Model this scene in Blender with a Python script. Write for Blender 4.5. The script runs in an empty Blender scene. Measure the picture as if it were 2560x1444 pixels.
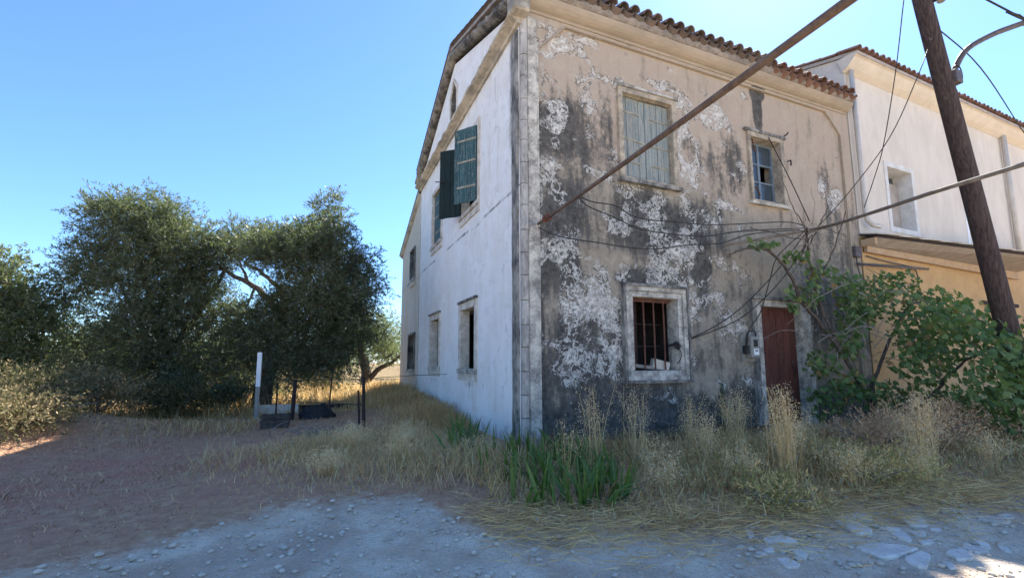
import bpy, bmesh, math, random
import numpy as np
from mathutils import Vector, Matrix
from mathutils.geometry import tessellate_polygon
random.seed(7); RNG = np.random.default_rng(11)
rad = math.radians
S = bpy.context.scene
COL = S.collection

# ------------------------------------------------------------------ camera, sky, sun, exposure
CAM = Vector((-2.812, -6.345, 1.28))
yaw, pitch, roll = rad(22.8136), rad(7.017), rad(-0.16)
F = Vector((math.sin(yaw)*math.cos(pitch), math.cos(yaw)*math.cos(pitch), math.sin(pitch)))
r0 = Vector((math.cos(yaw), -math.sin(yaw), 0)); u0 = r0.cross(F)
r1 = r0*math.cos(roll) + u0*math.sin(roll); u1 = -r0*math.sin(roll) + u0*math.cos(roll)
cd = bpy.data.cameras.new('camera'); cam = bpy.data.objects.new('camera', cd); COL.objects.link(cam)
cam.matrix_world = Matrix(((r1.x, u1.x, -F.x, CAM.x), (r1.y, u1.y, -F.y, CAM.y), (r1.z, u1.z, -F.z, CAM.z), (0, 0, 0, 1)))
cd.sensor_width = 36; cd.sensor_fit = 'HORIZONTAL'; cd.lens = 36*1126.4/2560
cd.shift_y = 43.6/2560; cd.clip_start = .05; cd.clip_end = 3000
S.camera = cam

SUN_AZ, SUN_EL = rad(55), rad(45.84)          # azimuth from +Y towards +X
W = bpy.data.worlds.new('World'); S.world = W; W.use_nodes = True
wn = W.node_tree.nodes; wl = W.node_tree.links; wn.clear()
sky = wn.new('ShaderNodeTexSky'); sky.sky_type = 'NISHITA'; sky.sun_disc = False
sky.sun_elevation = SUN_EL; sky.sun_rotation = SUN_AZ
sky.air_density = 1.0; sky.dust_density = 0.2; sky.ozone_density = 10; sky.altitude = 50
bg = wn.new('ShaderNodeBackground'); bg.inputs['Strength'].default_value = .10
wo = wn.new('ShaderNodeOutputWorld')
wl.new(sky.outputs[0], bg.inputs[0]); wl.new(bg.outputs[0], wo.inputs[0])
sl = bpy.data.lights.new('sun', 'SUN'); sl.energy = 5.0; sl.angle = rad(.5); sl.color = (1, .94, .84)
so = bpy.data.objects.new('sun', sl); COL.objects.link(so)
sd = Vector((math.sin(SUN_AZ)*math.cos(SUN_EL), math.cos(SUN_AZ)*math.cos(SUN_EL), math.sin(SUN_EL)))
so.rotation_euler = (-sd).to_track_quat('-Z', 'Y').to_euler(); so.location = (20, 10, 30)
vs = S.view_settings; vs.view_transform = 'Standard'; vs.look = 'None'; vs.gamma = 1; vs.use_curve_mapping = False
vs.exposure = 1.68
S.render.engine = 'CYCLES'; S.cycles.use_denoising = True
S.cycles.max_bounces = 8; S.cycles.transparent_max_bounces = 8

# ------------------------------------------------------------------ helpers: objects
def put(o, parent=None, label=None, cat=None, group=None, kind=None):
    COL.objects.link(o)
    if parent: o.parent = parent
    if label: o['label'] = label
    if cat: o['category'] = cat
    if group: o['group'] = group
    if kind: o['kind'] = kind
    return o
def root_loc(p):
    v = Vector((0, 0, 0))
    while p: v += p.location; p = p.parent
    return v
def thing(name, label, cat, loc=(0, 0, 0), group=None):
    o = bpy.data.objects.new(name, None); o.empty_display_size = .2; o.location = loc
    return put(o, None, label, cat, group)
def npmesh(name, V, Fc, mat, attrs=None, smooth=False, off=None):
    """V (n,3), Fc (m,k) of one face size, or a list of such arrays"""
    V = np.asarray(V, np.float32)
    if off is not None: V = V - np.array(off, np.float32)
    Fl = Fc if isinstance(Fc, list) else [Fc]
    Fl = [np.asarray(f, np.int32) for f in Fl if len(f)]
    me = bpy.data.meshes.new(name)
    loops = np.concatenate([f.ravel() for f in Fl]); tot = np.concatenate([np.full(len(f), f.shape[1], np.int32) for f in Fl])
    st = np.concatenate([[0], np.cumsum(tot)[:-1]]).astype(np.int32)
    me.vertices.add(len(V)); me.vertices.foreach_set('co', V.ravel())
    me.loops.add(len(loops)); me.loops.foreach_set('vertex_index', loops)
    me.polygons.add(len(tot)); me.polygons.foreach_set('loop_start', st); me.polygons.foreach_set('loop_total', tot)
    if smooth: me.polygons.foreach_set('use_smooth', np.ones(len(tot), bool))
    me.update(calc_edges=True); me.validate()
    for k, a in (attrs or {}).items():
        at = me.attributes.new(k, 'FLOAT', 'POINT'); at.data.foreach_set('value', np.asarray(a, np.float32).ravel())
    if mat: me.materials.append(mat)
    return me
class MB:
    """collects simple shapes into one mesh"""
    def __init__(s): s.v = []; s.f = []
    def add(s, vs, fs):
        b = len(s.v); s.v += [tuple(v) for v in vs]; s.f += [tuple(i+b for i in f) for f in fs]; return s
    def box(s, a, b, jit=0):
        a, b = [min(p) for p in zip(a, b)], [max(p) for p in zip(a, b)]
        vs = [(x, y, z) for x in (a[0], b[0]) for y in (a[1], b[1]) for z in (a[2], b[2])]
        if jit: vs = [tuple(c+random.uniform(-jit, jit) for c in v) for v in vs]
        return s.add(vs, [(0, 1, 3, 2), (4, 6, 7, 5), (0, 4, 5, 1), (2, 3, 7, 6), (0, 2, 6, 4), (1, 5, 7, 3)])
    def hexa(s, p):
        return s.add(p, [(3, 2, 1, 0), (4, 5, 6, 7), (0, 1, 5, 4), (1, 2, 6, 5), (2, 3, 7, 6), (3, 0, 4, 7)])
    def slab(s, pts, n, th):
        """polygon pts (coplanar), extruded by -n*th"""
        k = len(pts); n = Vector(n)*th
        top = [Vector(p) for p in pts]; bot = [p-n for p in top]
        fs = [tuple(range(k)), tuple(range(2*k-1, k-1, -1))]+[(i, i+k, (i+1) % k+k, (i+1) % k) for i in range(k)]
        return s.add(top+bot, fs)
    def tube(s, pts, rads, n=6, cap=True):
        pts = [Vector(p) for p in pts]
        if not hasattr(rads, '__len__'): rads = [rads]*len(pts)
        up = None; rings = []
        for i, p in enumerate(pts):
            t = (pts[min(i+1, len(pts)-1)]-pts[max(i-1, 0)]).normalized()
            if up is None:
                up = t.cross(Vector((0, 0, 1)) if abs(t.z) < .9 else Vector((1, 0, 0))).normalized()
            up = (up-t*up.dot(t)).normalized(); w = t.cross(up)
            rings.append([p+(up*math.cos(2*math.pi*k/n)+w*math.sin(2*math.pi*k/n))*rads[i] for k in range(n)])
        fs = []
        for i in range(len(pts)-1):
            fs += [(i*n+k, i*n+(k+1) % n, (i+1)*n+(k+1) % n, (i+1)*n+k) for k in range(n)]
        if cap: fs += [tuple(range(n-1, -1, -1)), tuple((len(pts)-1)*n+k for k in range(n))]
        return s.add([v for r in rings for v in r], fs)
    def sweep(s, prof, along, closed=False):
        """prof: list of functions/points per station; along: list of lists of points"""
        n = len(along[0]); fs = []
        for i in range(len(along)-1):
            for k in range(n if closed else n-1):
                fs.append((i*n+k, i*n+(k+1) % n, (i+1)*n+(k+1) % n, (i+1)*n+k))
        return s.add([v for a in along for v in a], fs)
    def mesh(s, name, mat, off=(0, 0, 0), smooth=False):
        me = bpy.data.meshes.new(name); o = Vector(off)
        me.from_pydata([tuple(Vector(v)-o) for v in s.v], [], s.f)
        bm = bmesh.new(); bm.from_mesh(me); bmesh.ops.recalc_face_normals(bm, faces=bm.faces); bm.to_mesh(me); bm.free()
        me.materials.append(mat)
        if smooth: me.polygons.foreach_set('use_smooth', np.ones(len(me.polygons), bool))
        me.update(); return me
    def obj(s, name, mat, parent=None, smooth=False, bevel=0, **kw):
        o = bpy.data.objects.new(name, s.mesh(name, mat, root_loc(parent) if parent else (0, 0, 0), smooth))
        put(o, parent, **kw)
        if bevel:
            m = o.modifiers.new('bevel', 'BEVEL'); m.width = bevel; m.segments = 1; m.limit_method = 'ANGLE'
        return o
def meshobj(name, me, parent=None, loc=(0, 0, 0), rot=(0, 0, 0), scale=None, **kw):
    o = bpy.data.objects.new(name, me); o.location = loc; o.rotation_euler = rot
    if scale: o.scale = scale
    return put(o, parent, **kw)
def spline(pts, n=6, jit=0):
    P = [Vector(p) for p in pts]; out = []
    Q = [P[0]*2-P[1]]+P+[P[-1]*2-P[-2]]
    for i in range(1, len(Q)-2):
        for k in range(n):
            t = k/n; a, b, c, d = Q[i-1:i+3]
            out.append(.5*((2*b)+(c-a)*t+(2*a-5*b+4*c-d)*t*t+(3*b-a-3*c+d)*t**3))
    out.append(P[-1])
    if jit: out = [p+Vector([random.uniform(-jit, jit) for _ in range(3)]) for p in out]
    return out

# ------------------------------------------------------------------ helpers: materials
class NT:
    def __init__(s, name, rough=.9, spec=.3):
        s.m = bpy.data.materials.new(name); s.m.use_nodes = True; s.t = s.m.node_tree
        s.b = s.t.nodes['Principled BSDF']; s.b.inputs['Roughness'].default_value = rough
        s.b.inputs['Specular IOR Level'].default_value = spec
        s.out = s.t.nodes['Material Output']
    def n(s, typ, **ins):
        nd = s.t.nodes.new(typ)
        for k, v in ins.items():
            if k in ('op',): nd.operation = v
            elif k.startswith('p_'): setattr(nd, k[2:], v)
            else:
                i = nd.inputs[int(k[1:])] if k[0] == 'i' and k[1:].isdigit() else nd.inputs[k]
                s.set(i, v)
        return nd
    def set(s, i, v):
        if isinstance(v, bpy.types.NodeSocket): s.t.links.new(v, i)
        elif isinstance(v, (tuple, list)) and i.type == 'RGBA' and len(v) == 3: i.default_value = (*v, 1)
        else: i.default_value = v
    def math(s, op, a, b=0., c=0., clamp=False):
        nd = s.n('ShaderNodeMath', op=op, i0=a, i1=b, i2=c); nd.use_clamp = clamp; return nd.outputs[0]
    def coord(s, scale=(1, 1, 1), kind='Object'):
        tc = s.n('ShaderNodeTexCoord').outputs[kind]
        return s.n('ShaderNodeMapping', Vector=tc, Scale=scale).outputs[0]
    def geo(s, scale=(1, 1, 1)):
        return s.n('ShaderNodeMapping', Vector=s.n('ShaderNodeNewGeometry').outputs['Position'], Scale=scale).outputs[0]
    def noise(s, vec, scale, detail=4, rough=.55, dist=0.):
        return s.n('ShaderNodeTexNoise', Vector=vec, Scale=scale, Detail=detail, Roughness=rough, Distortion=dist).outputs[0]
    def ramp(s, f, stops):
        nd = s.n('ShaderNodeValToRGB', Fac=f); e = nd.color_ramp.elements
        while len(e) < len(stops): e.new(.5)
        for x, (p, c) in zip(e, stops):
            x.position = p; x.color = (*c, 1) if hasattr(c, '__len__') else (c, c, c, 1)
        return nd.outputs[0]
    def smooth(s, v, a, b):
        nd = s.n('ShaderNodeMapRange', Value=v); nd.interpolation_type = 'SMOOTHSTEP'
        nd.inputs[1].default_value = a; nd.inputs[2].default_value = b; return nd.outputs[0]
    def mix(s, f, a, b, mode='MIX'):
        nd = s.n('ShaderNodeMix', p_data_type='RGBA', p_blend_type=mode)
        s.set(nd.inputs[0], f); s.set(nd.inputs[6], a if not isinstance(a, (tuple, list)) else (*a, 1)); s.set(nd.inputs[7], b if not isinstance(b, (tuple, list)) else (*b, 1))
        return nd.outputs[2]
    def attr(s, name): return s.n('ShaderNodeAttribute', p_attribute_name=name).outputs['Fac']
    def rand(s): return s.n('ShaderNodeObjectInfo').outputs['Random']
    def bump(s, h, strength=.5, dist=.02):
        s.set(s.b.inputs['Normal'], s.n('ShaderNodeBump', Height=h, Strength=strength, Distance=dist).outputs[0])
    def color(s, c): s.set(s.b.inputs['Base Color'], c); return s
    def translucent(s, col, fac):
        tr = s.n('ShaderNodeBsdfTranslucent', Color=col); mx = s.n('ShaderNodeMixShader', Fac=fac)
        s.t.links.new(s.b.outputs[0], mx.inputs[1]); s.t.links.new(tr.outputs[0], mx.inputs[2]); s.t.links.new(mx.outputs[0], s.out.inputs[0])
def mottled(name, c1, c2, scale=6, rough=.9, bump=.3, bd=.01, stretch=(1, 1, 1), spec=.3, perobj=0.):
    m = NT(name, rough, spec); v = m.geo(stretch); f = m.noise(v, scale, 6, .6)
    f2 = m.noise(v, scale*5, 4)
    t = m.smooth(m.math('ADD', m.math('MULTIPLY', f, .7), m.math('MULTIPLY', f2, .3)), .35, .65)
    c = m.mix(t, c1, c2)
    if perobj: c = m.mix(m.math('MULTIPLY', m.rand(), perobj), c, tuple(x*.35 for x in c1))
    m.color(c); m.bump(m.math('ADD', f, m.math('MULTIPLY', f2, .6)), bump, bd); return m.m

def peelpaint(name, c1, c2, wood, amt, rough=.75):
    m = NT(name, rough, .25); v = m.geo((7, 7, .55)); n = m.noise(v, 3, 6, .65); n2 = m.noise(m.geo((22, 22, 1.4)), 3, 5, .65); n3 = m.noise(m.geo(), 30, 4)
    c = m.mix(m.smooth(n, .35, .65), c1, c2); c = m.mix(m.math('MULTIPLY', m.rand(), .35), c, tuple(x*.35 for x in c1))
    w = m.smooth(m.math('ADD', m.math('MULTIPLY', n2, .7), m.math('MULTIPLY', n3, .3)), .60-amt*.2, .66-amt*.2)
    c = m.mix(m.math('MULTIPLY', w, .85), c, wood); m.color(c); m.bump(m.math('SUBTRACT', n2, m.math('MULTIPLY', w, .6)), .5, .008); return m.m
# painted-density walls
def wall_front():
    m = NT('weathered_plaster', .95, .15); v = m.geo(); wv = m.geo((1, 1, .22))
    sub, add, mul = (lambda a, b: m.math('SUBTRACT', a, b)), (lambda a, b: m.math('ADD', a, b)), (lambda a, b: m.math('MULTIPLY', a, b))
    cen = lambda n, k: mul(sub(n, .5), k)
    n1 = m.noise(v, 1.7, 5, .6); n2 = m.noise(v, 4.0, 5, .58, .7); n3 = m.noise(v, 17, 5, .6, .5); n4 = m.noise(wv, 4.5, 6, .65); n6 = m.noise(v, 11, 5, .65)
    n5 = m.noise(v, 2.6, 3, .5, 1.6); n7 = m.noise(v, 5.0, 3, .5, 1.4)
    wh, mo, oc = m.attr('white'), m.attr('mold_shade'), m.attr('ochre')
    base = m.mix(m.smooth(add(oc, cen(n1, 1.2)), .25, .8), (.30, .26, .20), (.42, .34, .262))
    base = m.mix(mul(m.smooth(n2, .48, .68), .45), base, (.46, .40, .31))
    base = m.mix(mul(m.smooth(n4, .5, .72), .5), base, (.20, .17, .135))
    base = m.mix(mul(m.smooth(n6, .55, .75), .3), base, (.17, .15, .125))
    mm = add(mul(mo, 1.1), add(cen(n4, 1.5), add(cen(n6, 1.0), cen(n3, .4))))
    base = m.mix(mul(m.smooth(mm, .26, .80), .94), base, m.mix(m.smooth(n6, .3, .7), (.035, .035, .034), (.115, .11, .10)))
    # islands of limewash, broken up, with curling pale rims and a dark band outside them
    fl = add(wh, add(cen(n2, 1.1), add(cen(n7, .9), cen(n3, .35))))
    isl = m.smooth(fl, .60, .66)
    lines = lambda n, k, a, b: sub(1, m.smooth(m.math('ABSOLUTE', sub(m.math('FRACT', mul(n, k)), .5)), a, b))
    band = m.math('MAXIMUM', lines(n5, 4, .035, .085), lines(n7, 3.2, .045, .11))
    near = m.smooth(add(wh, add(cen(n1, .5), cen(n6, .5))), .26, .46)
    band = mul(band, near)
    gap = lines(n7, 4, .10, .22)
    isl = mul(isl, sub(1, mul(gap, .8))); isl = mul(isl, add(.18, mul(m.smooth(add(mul(n3, .6), mul(n6, .4)), .40, .55), .82)))
    rim = mul(sub(1, m.smooth(m.math('ABSOLUTE', sub(fl, .56)), .025, .065)), m.smooth(wh, .2, .4))
    white = m.math('MAXIMUM', isl, m.math('MAXIMUM', mul(band, .85), mul(rim, .8)))
    dk = mul(sub(1, m.smooth(m.math('ABSOLUTE', sub(fl, .46)), .03, .08)), m.smooth(wh, .2, .4))
    c = m.mix(mul(dk, .6), base, (.07, .066, .06))
    c = m.mix(mul(white, .95), c, m.mix(m.smooth(n3, .3, .65), (.36, .345, .31), (.68, .66, .60)))
    m.color(c)
    m.bump(add(mul(white, .8), add(mul(n3, .4), mul(n2, .9))), .5, .02); return m.m
def wall_gable():
    m = NT('limewashed_wall', .95, .15); v = m.geo(); sv = m.geo((1, 1, .12))
    n1 = m.noise(v, 1.5, 6, .6); n2 = m.noise(sv, 4.5, 6, .6); n3 = m.noise(v, 25, 5, .6); n4 = m.noise(v, 6, 6, .65)
    mo, ocr = m.attr('mold_shade'), m.attr('ochre')
    c = m.mix(m.smooth(n1, .35, .7), (.80, .80, .78), (.72, .71, .67))
    c = m.mix(m.math('MULTIPLY', m.smooth(n2, .52, .75), .35), c, (.60, .56, .47))
    c = m.mix(m.smooth(m.math('ADD', ocr, m.math('MULTIPLY', m.math('SUBTRACT', n2, .5), .9)), .3, .9), c, (.58, .51, .40))
    mm = m.math('ADD', mo, m.math('ADD', m.math('MULTIPLY', m.math('SUBTRACT', n2, .5), 1.0), m.math('MULTIPLY', m.math('SUBTRACT', n4, .5), .8)))
    c = m.mix(m.math('MULTIPLY', m.smooth(mm, .35, 1.0), .9), c, (.085, .085, .08))
    n7 = m.noise(v, 2.6, 5, .6, 1.5)
    patch = m.math('MULTIPLY', m.smooth(n7, .56, .60), m.smooth(n4, .4, .6))
    c = m.mix(m.math('MULTIPLY', patch, .35), c, (.60, .58, .53))
    crk = m.math('MULTIPLY', m.math('SUBTRACT', 1, m.smooth(m.math('ABSOLUTE', m.math('SUBTRACT', n1, .5)), .0, .006)), m.smooth(n4, .5, .62))
    c = m.mix(m.math('MULTIPLY', crk, .7), c, (.2, .19, .17))
    m.color(c); m.bump(m.math('ADD', n3, m.math('ADD', m.math('MULTIPLY', patch, .6), m.math('MULTIPLY', n4, .8))), .45, .012); return m.m

M = {}
M['front'] = wall_front(); M['gable'] = wall_gable()
M['trim'] = mottled('old_trim_plaster', (.62, .585, .50), (.20, .185, .165), 5, bump=.5, bd=.015)
M['trimdark'] = mottled('blackened_trim', (.34, .32, .28), (.06, .06, .058), 5, bump=.6, bd=.02, stretch=(1, 1, .4))
M['otrim'] = mottled('ochre_stained_trim', (.50, .42, .31), (.21, .185, .15), 4.5, bump=.5, bd=.015)
M['gtrim'] = mottled('pale_trim', (.68, .64, .56), (.42, .38, .31), 5, bump=.4)
M['quoin'] = mottled('quoin_stone', (.56, .53, .48), (.20, .19, .175), 4, bump=.6, bd=.02, stretch=(1.5, 1.5, .5), perobj=.35)
M['cornice'] = mottled('ochre_cornice', (.41, .335, .25), (.32, .265, .20), 3, bump=.3, stretch=(.4, 1, 1))
M['mortar'] = mottled('eave_mortar', (.34, .29, .24), (.20, .18, .16), 6, bump=.7, bd=.02)
M['gcornice'] = mottled('gable_cornice', (.56, .50, .40), (.22, .205, .175), 2.2, bump=.6, bd=.02, stretch=(1, .6, 1))
M['rakedark'] = mottled('dark_verge_reveal', (.30, .28, .24), (.04, .04, .04), 3, bump=.8, bd=.03)
M['tile'] = mottled('clay_tile', (.24, .17, .135), (.16, .14, .12), 5, .85, perobj=.6)
M['tilered'] = mottled('red_clay_tile', (.29, .16, .115), (.20, .125, .095), 5, .85, perobj=.5)
M['dark'] = mottled('darkened_room_plaster', (.10, .09, .08), (.05, .047, .043), 3)  # room gloom is also put into this near-black plaster colour
M['teal'] = peelpaint('teal_shutter_paint', (.05, .125, .135), (.022, .06, .068), (.18, .21, .20), .4)
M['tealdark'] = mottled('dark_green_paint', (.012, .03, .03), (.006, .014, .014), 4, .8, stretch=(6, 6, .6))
M['grey_blue'] = peelpaint('faded_blue_shutter', (.27, .335, .33), (.16, .20, .20), (.34, .32, .27), .6, .85)
M['strap'] = mottled('worn_hinge_strap', (.36, .35, .28), (.22, .2, .15), 8)
M['rust'] = mottled('rusty_iron', (.17, .075, .05), (.08, .035, .028), 12, .85, bump=.5)
M['rustdark'] = mottled('dark_rusty_iron', (.05, .03, .028), (.02, .015, .015), 9, .85)
M['door'] = peelpaint('oxblood_door_paint', (.17, .062, .045), (.105, .038, .03), (.24, .17, .13), .15)
M['blueframe'] = mottled('blue_grey_frame', (.20, .25, .29), (.12, .155, .185), 5, .7)
M['greyboard'] = mottled('weathered_wood', (.36, .34, .30), (.2, .19, .17), 6, stretch=(3, 3, 3))
M['wire'] = mottled('black_wire', (.022, .02, .018), (.04, .035, .03), 20, .6)
M['cable'] = mottled('brown_cable', (.17, .115, .08), (.09, .06, .045), 9, .75)
M['cablegrey'] = mottled('grey_brown_cable', (.25, .205, .16), (.14, .115, .09), 9, .75)
M['pole'] = mottled('creosoted_pole', (.115, .08, .07), (.04, .027, .024), 6, .85, stretch=(6, 6, .25), bump=1.0, bd=.03)
M['steel'] = mottled('painted_steel', (.12, .10, .10), (.07, .06, .06), 12, .6)
M['whitewall'] = mottled('cream_white_render', (.68, .615, .525), (.58, .52, .44), 1.1, bump=.2, stretch=(1, 1, .45))
M['eavecream'] = mottled('cream_eave', (.64, .565, .46), (.56, .49, .39), 3, bump=.2)
M['pipe'] = mottled('cream_pipe', (.60, .55, .48), (.5, .46, .4), 5, .5)
M['whitepaint'] = mottled('white_paint', (.82, .83, .83), (.74, .75, .75), 6, .6, bump=.1)
M['wtrim'] = mottled('worn_white_trim', (.70, .69, .66), (.56, .54, .50), 4, bump=.2)
M['yellow'] = mottled('yellow_render', (.55, .36, .17), (.46, .29, .135), 2.0, bump=.25)
M['beigeboard'] = mottled('beige_board', (.50, .36, .23), (.42, .29, .18), 5, bump=.2)
M['soffit'] = mottled('grey_soffit', (.44, .39, .34), (.33, .29, .25), 4)
M['meter'] = mottled('meter_grey', (.30, .29, .26), (.24, .23, .2), 8, .5, bump=.1)
M['black'] = mottled('black_plastic', (.02, .02, .02), (.035, .035, .035), 8, .5)
M['block'] = mottled('cream_block', (.66, .60, .50), (.5, .45, .37), 9, bump=.4)
M['stone'] = mottled('pale_limestone', (.66, .59, .49), (.46, .39, .31), 7, bump=.5, perobj=.5)
M['flag'] = mottled('pale_flagstone', (.76, .70, .62), (.58, .52, .44), 9, bump=.4, perobj=.2)
M['slabblue'] = mottled('bluish_slab', (.36, .46, .46), (.24, .31, .31), 6, bump=.4)
M['bark'] = mottled('olive_bark', (.16, .13, .10), (.05, .042, .035), 7, bump=.9, bd=.03, stretch=(2, 2, .6))
M['vinebark'] = mottled('vine_bark', (.15, .115, .09), (.06, .047, .04), 12, bump=.8, stretch=(2, 2, .7))
M['twig'] = mottled('dead_twig', (.30, .27, .23), (.16, .14, .12), 12)
M['tyre'] = mottled('black_rubber', (.016, .016, .017), (.03, .03, .03), 8, .7)
M['rubble'] = mottled('dark_rubble', (.10, .085, .07), (.03, .027, .024), 9, bump=.8)
def glass():
    m = NT('dusty_pane', .08, .5); m.color((.05, .07, .09)); m.set(m.b.inputs['Metallic'], .0); m.bump(m.noise(m.geo(), 3, 2), .05, .01); return m.m
M['glass'] = glass()
def leafmat(name, stops, tr=.35, trcol=None, rough=.5, under=None):
    m = NT(name, rough, .35); t = m.attr('tint'); c = m.ramp(t, stops)
    if under: c = m.mix(m.n('ShaderNodeNewGeometry').outputs['Backfacing'], c, under)
    m.color(c); m.translucent(m.mix(.5, c, trcol) if trcol else c, tr); return m.m
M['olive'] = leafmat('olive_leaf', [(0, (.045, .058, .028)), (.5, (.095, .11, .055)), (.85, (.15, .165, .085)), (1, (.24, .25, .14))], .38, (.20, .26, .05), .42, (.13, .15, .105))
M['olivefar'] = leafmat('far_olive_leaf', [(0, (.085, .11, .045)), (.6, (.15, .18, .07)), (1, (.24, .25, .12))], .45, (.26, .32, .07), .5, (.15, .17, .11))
M['straw'] = leafmat('dry_grass', [(0, (.38, .21, .09)), (.35, (.66, .45, .19)), (.7, (.80, .60, .28)), (.9, (.84, .69, .38)), (.96, (.26, .25, .08)), (1, (.16, .19, .055))], .3, None, .7)
M['strawgreen'] = leafmat('half_green_grass', [(0, (.36, .22, .09)), (.35, (.74, .54, .24)), (.7, (.56, .45, .18)), (1, (.24, .25, .07))], .3, None, .7)
M['oat'] = leafmat('oat_straw', [(0, (.50, .33, .13)), (.5, (.70, .54, .28)), (1, (.82, .70, .46))], .3, None, .65)
M['litter'] = leafmat('brown_litter', [(0, (.30, .15, .085)), (.5, (.56, .34, .19)), (1, (.74, .54, .31))], .15, None, .8)
def plainleaf(name, c1, c2, tr=.3, trcol=(.2, .35, .03), rough=.45):
    m = NT(name, rough, .4); c = m.mix(m.rand(), c1, c2); n = m.noise(m.geo(), 18, 3); c = m.mix(m.math('MULTIPLY', n, .5), c, tuple(x*.5 for x in c1))
    m.color(c); m.translucent(m.mix(.5, c, trcol), tr); return m.m
M['vineleaf'] = plainleaf('vine_leaf', (.11, .19, .065), (.25, .32, .12), tr=.4, rough=.65)
M['vinefol'] = leafmat('vine_foliage', [(0, (.07, .13, .045)), (.6, (.14, .22, .075)), (.9, (.22, .28, .10)), (.97, (.30, .24, .08)), (1, (.33, .16, .08))], .35, (.24, .38, .05), .65)
M['irisleaf'] = plainleaf('iris_leaf', (.075, .155, .032), (.18, .26, .065), .3)
M['irisdry'] = plainleaf('dry_iris_leaf', (.20, .13, .075), (.36, .27, .15), .2, (.3, .2, .1), .7)
M['weed'] = plainleaf('dark_weed', (.02, .05, .022), (.035, .075, .03), .2)
M['scrub'] = leafmat('scrub_leaf', [(0, (.06, .065, .025)), (.5, (.13, .13, .05)), (.8, (.26, .20, .10)), (1, (.34, .27, .15))], .3, None, .7)

# ------------------------------------------------------------------ terrain
RB = np.array([(-400, 2), (-12, -3.1), (-6.5, -3.0), (-5, -2.7), (-4.2, -2.3), (-3.2, -1.85), (-1.9, -1.95), (-1.65, -2.9), (-1.2, -3.1), (-.2, -3.5), (1.2, -3.72), (3.6, -4.1), (12, -5.3), (400, -40)])
def sst(x, a, b):
    t = np.clip((x-a)/(b-a), 0, 1); return t*t*(3-2*t)
def vnoise(x, y, seed, f):
    r = np.random.default_rng(seed); s = 0
    for k in range(7):
        a = r.uniform(0, 6.28); p = r.uniform(0, 6.28); q = f*r.uniform(.6, 1.6)
        s = s+np.sin((x*math.cos(a)+y*math.sin(a))*q+p)
    return s/7
def roadf(x, y):
    return np.interp(x, RB[:, 0], RB[:, 1])-y+.22*vnoise(x, y, 3, 2.2)+.12*vnoise(x, y, 4, 6)
def H(x, y):
    x = np.asarray(x, float); y = np.asarray(y, float)
    near = np.exp(-((x/40)**2+(y/40)**2))
    h = -.07*sst(roadf(x, y), -.6, .8)
    h = h+.26*np.exp(-((x+.5)/1.0)**2)*sst(y, 1.5, 5)*(1-sst(y, 11, 14))
    h = h+.10*np.exp(-((x+2.3)/1.6)**2-((y+.2)/1.5)**2)
    h = h+.45*np.exp(-((x+7.6)/1.7)**2-((y-4.2)/1.5)**2)
    h = h-.25*sst(x, 2.2, 5)*sst(y, -1.6, -.2)*(1-sst(x, 9, 12))*.7
    h = h+near*(.022*vnoise(x, y, 1, 1.6)+.012*vnoise(x, y, 2, 5)+.004*vnoise(x, y, 8, 17))
    return h
gx = np.concatenate([-14-np.geomspace(.15, 600, 40)[::-1], np.arange(-14, 12, .085), 12+np.geomspace(.15, 600, 40)])
gy = np.concatenate([-9-np.geomspace(.15, 600, 30)[::-1], np.arange(-9, 13, .085), 13+np.geomspace(.15, 900, 40)])
def grid_mesh(name, xs, ys, hfun, mat, attrf, off=0):
    X, Y = np.meshgrid(xs, ys); Z = hfun(X, Y)+off
    nx, ny = len(xs), len(ys); i = np.arange(nx*ny).reshape(ny, nx)
    Fq = np.stack([i[:-1, :-1], i[:-1, 1:], i[1:, 1:], i[1:, :-1]], -1).reshape(-1, 4)
    return npmesh(name, np.stack([X, Y, Z], -1).reshape(-1, 3), Fq, mat, attrf(X, Y), True)
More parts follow.
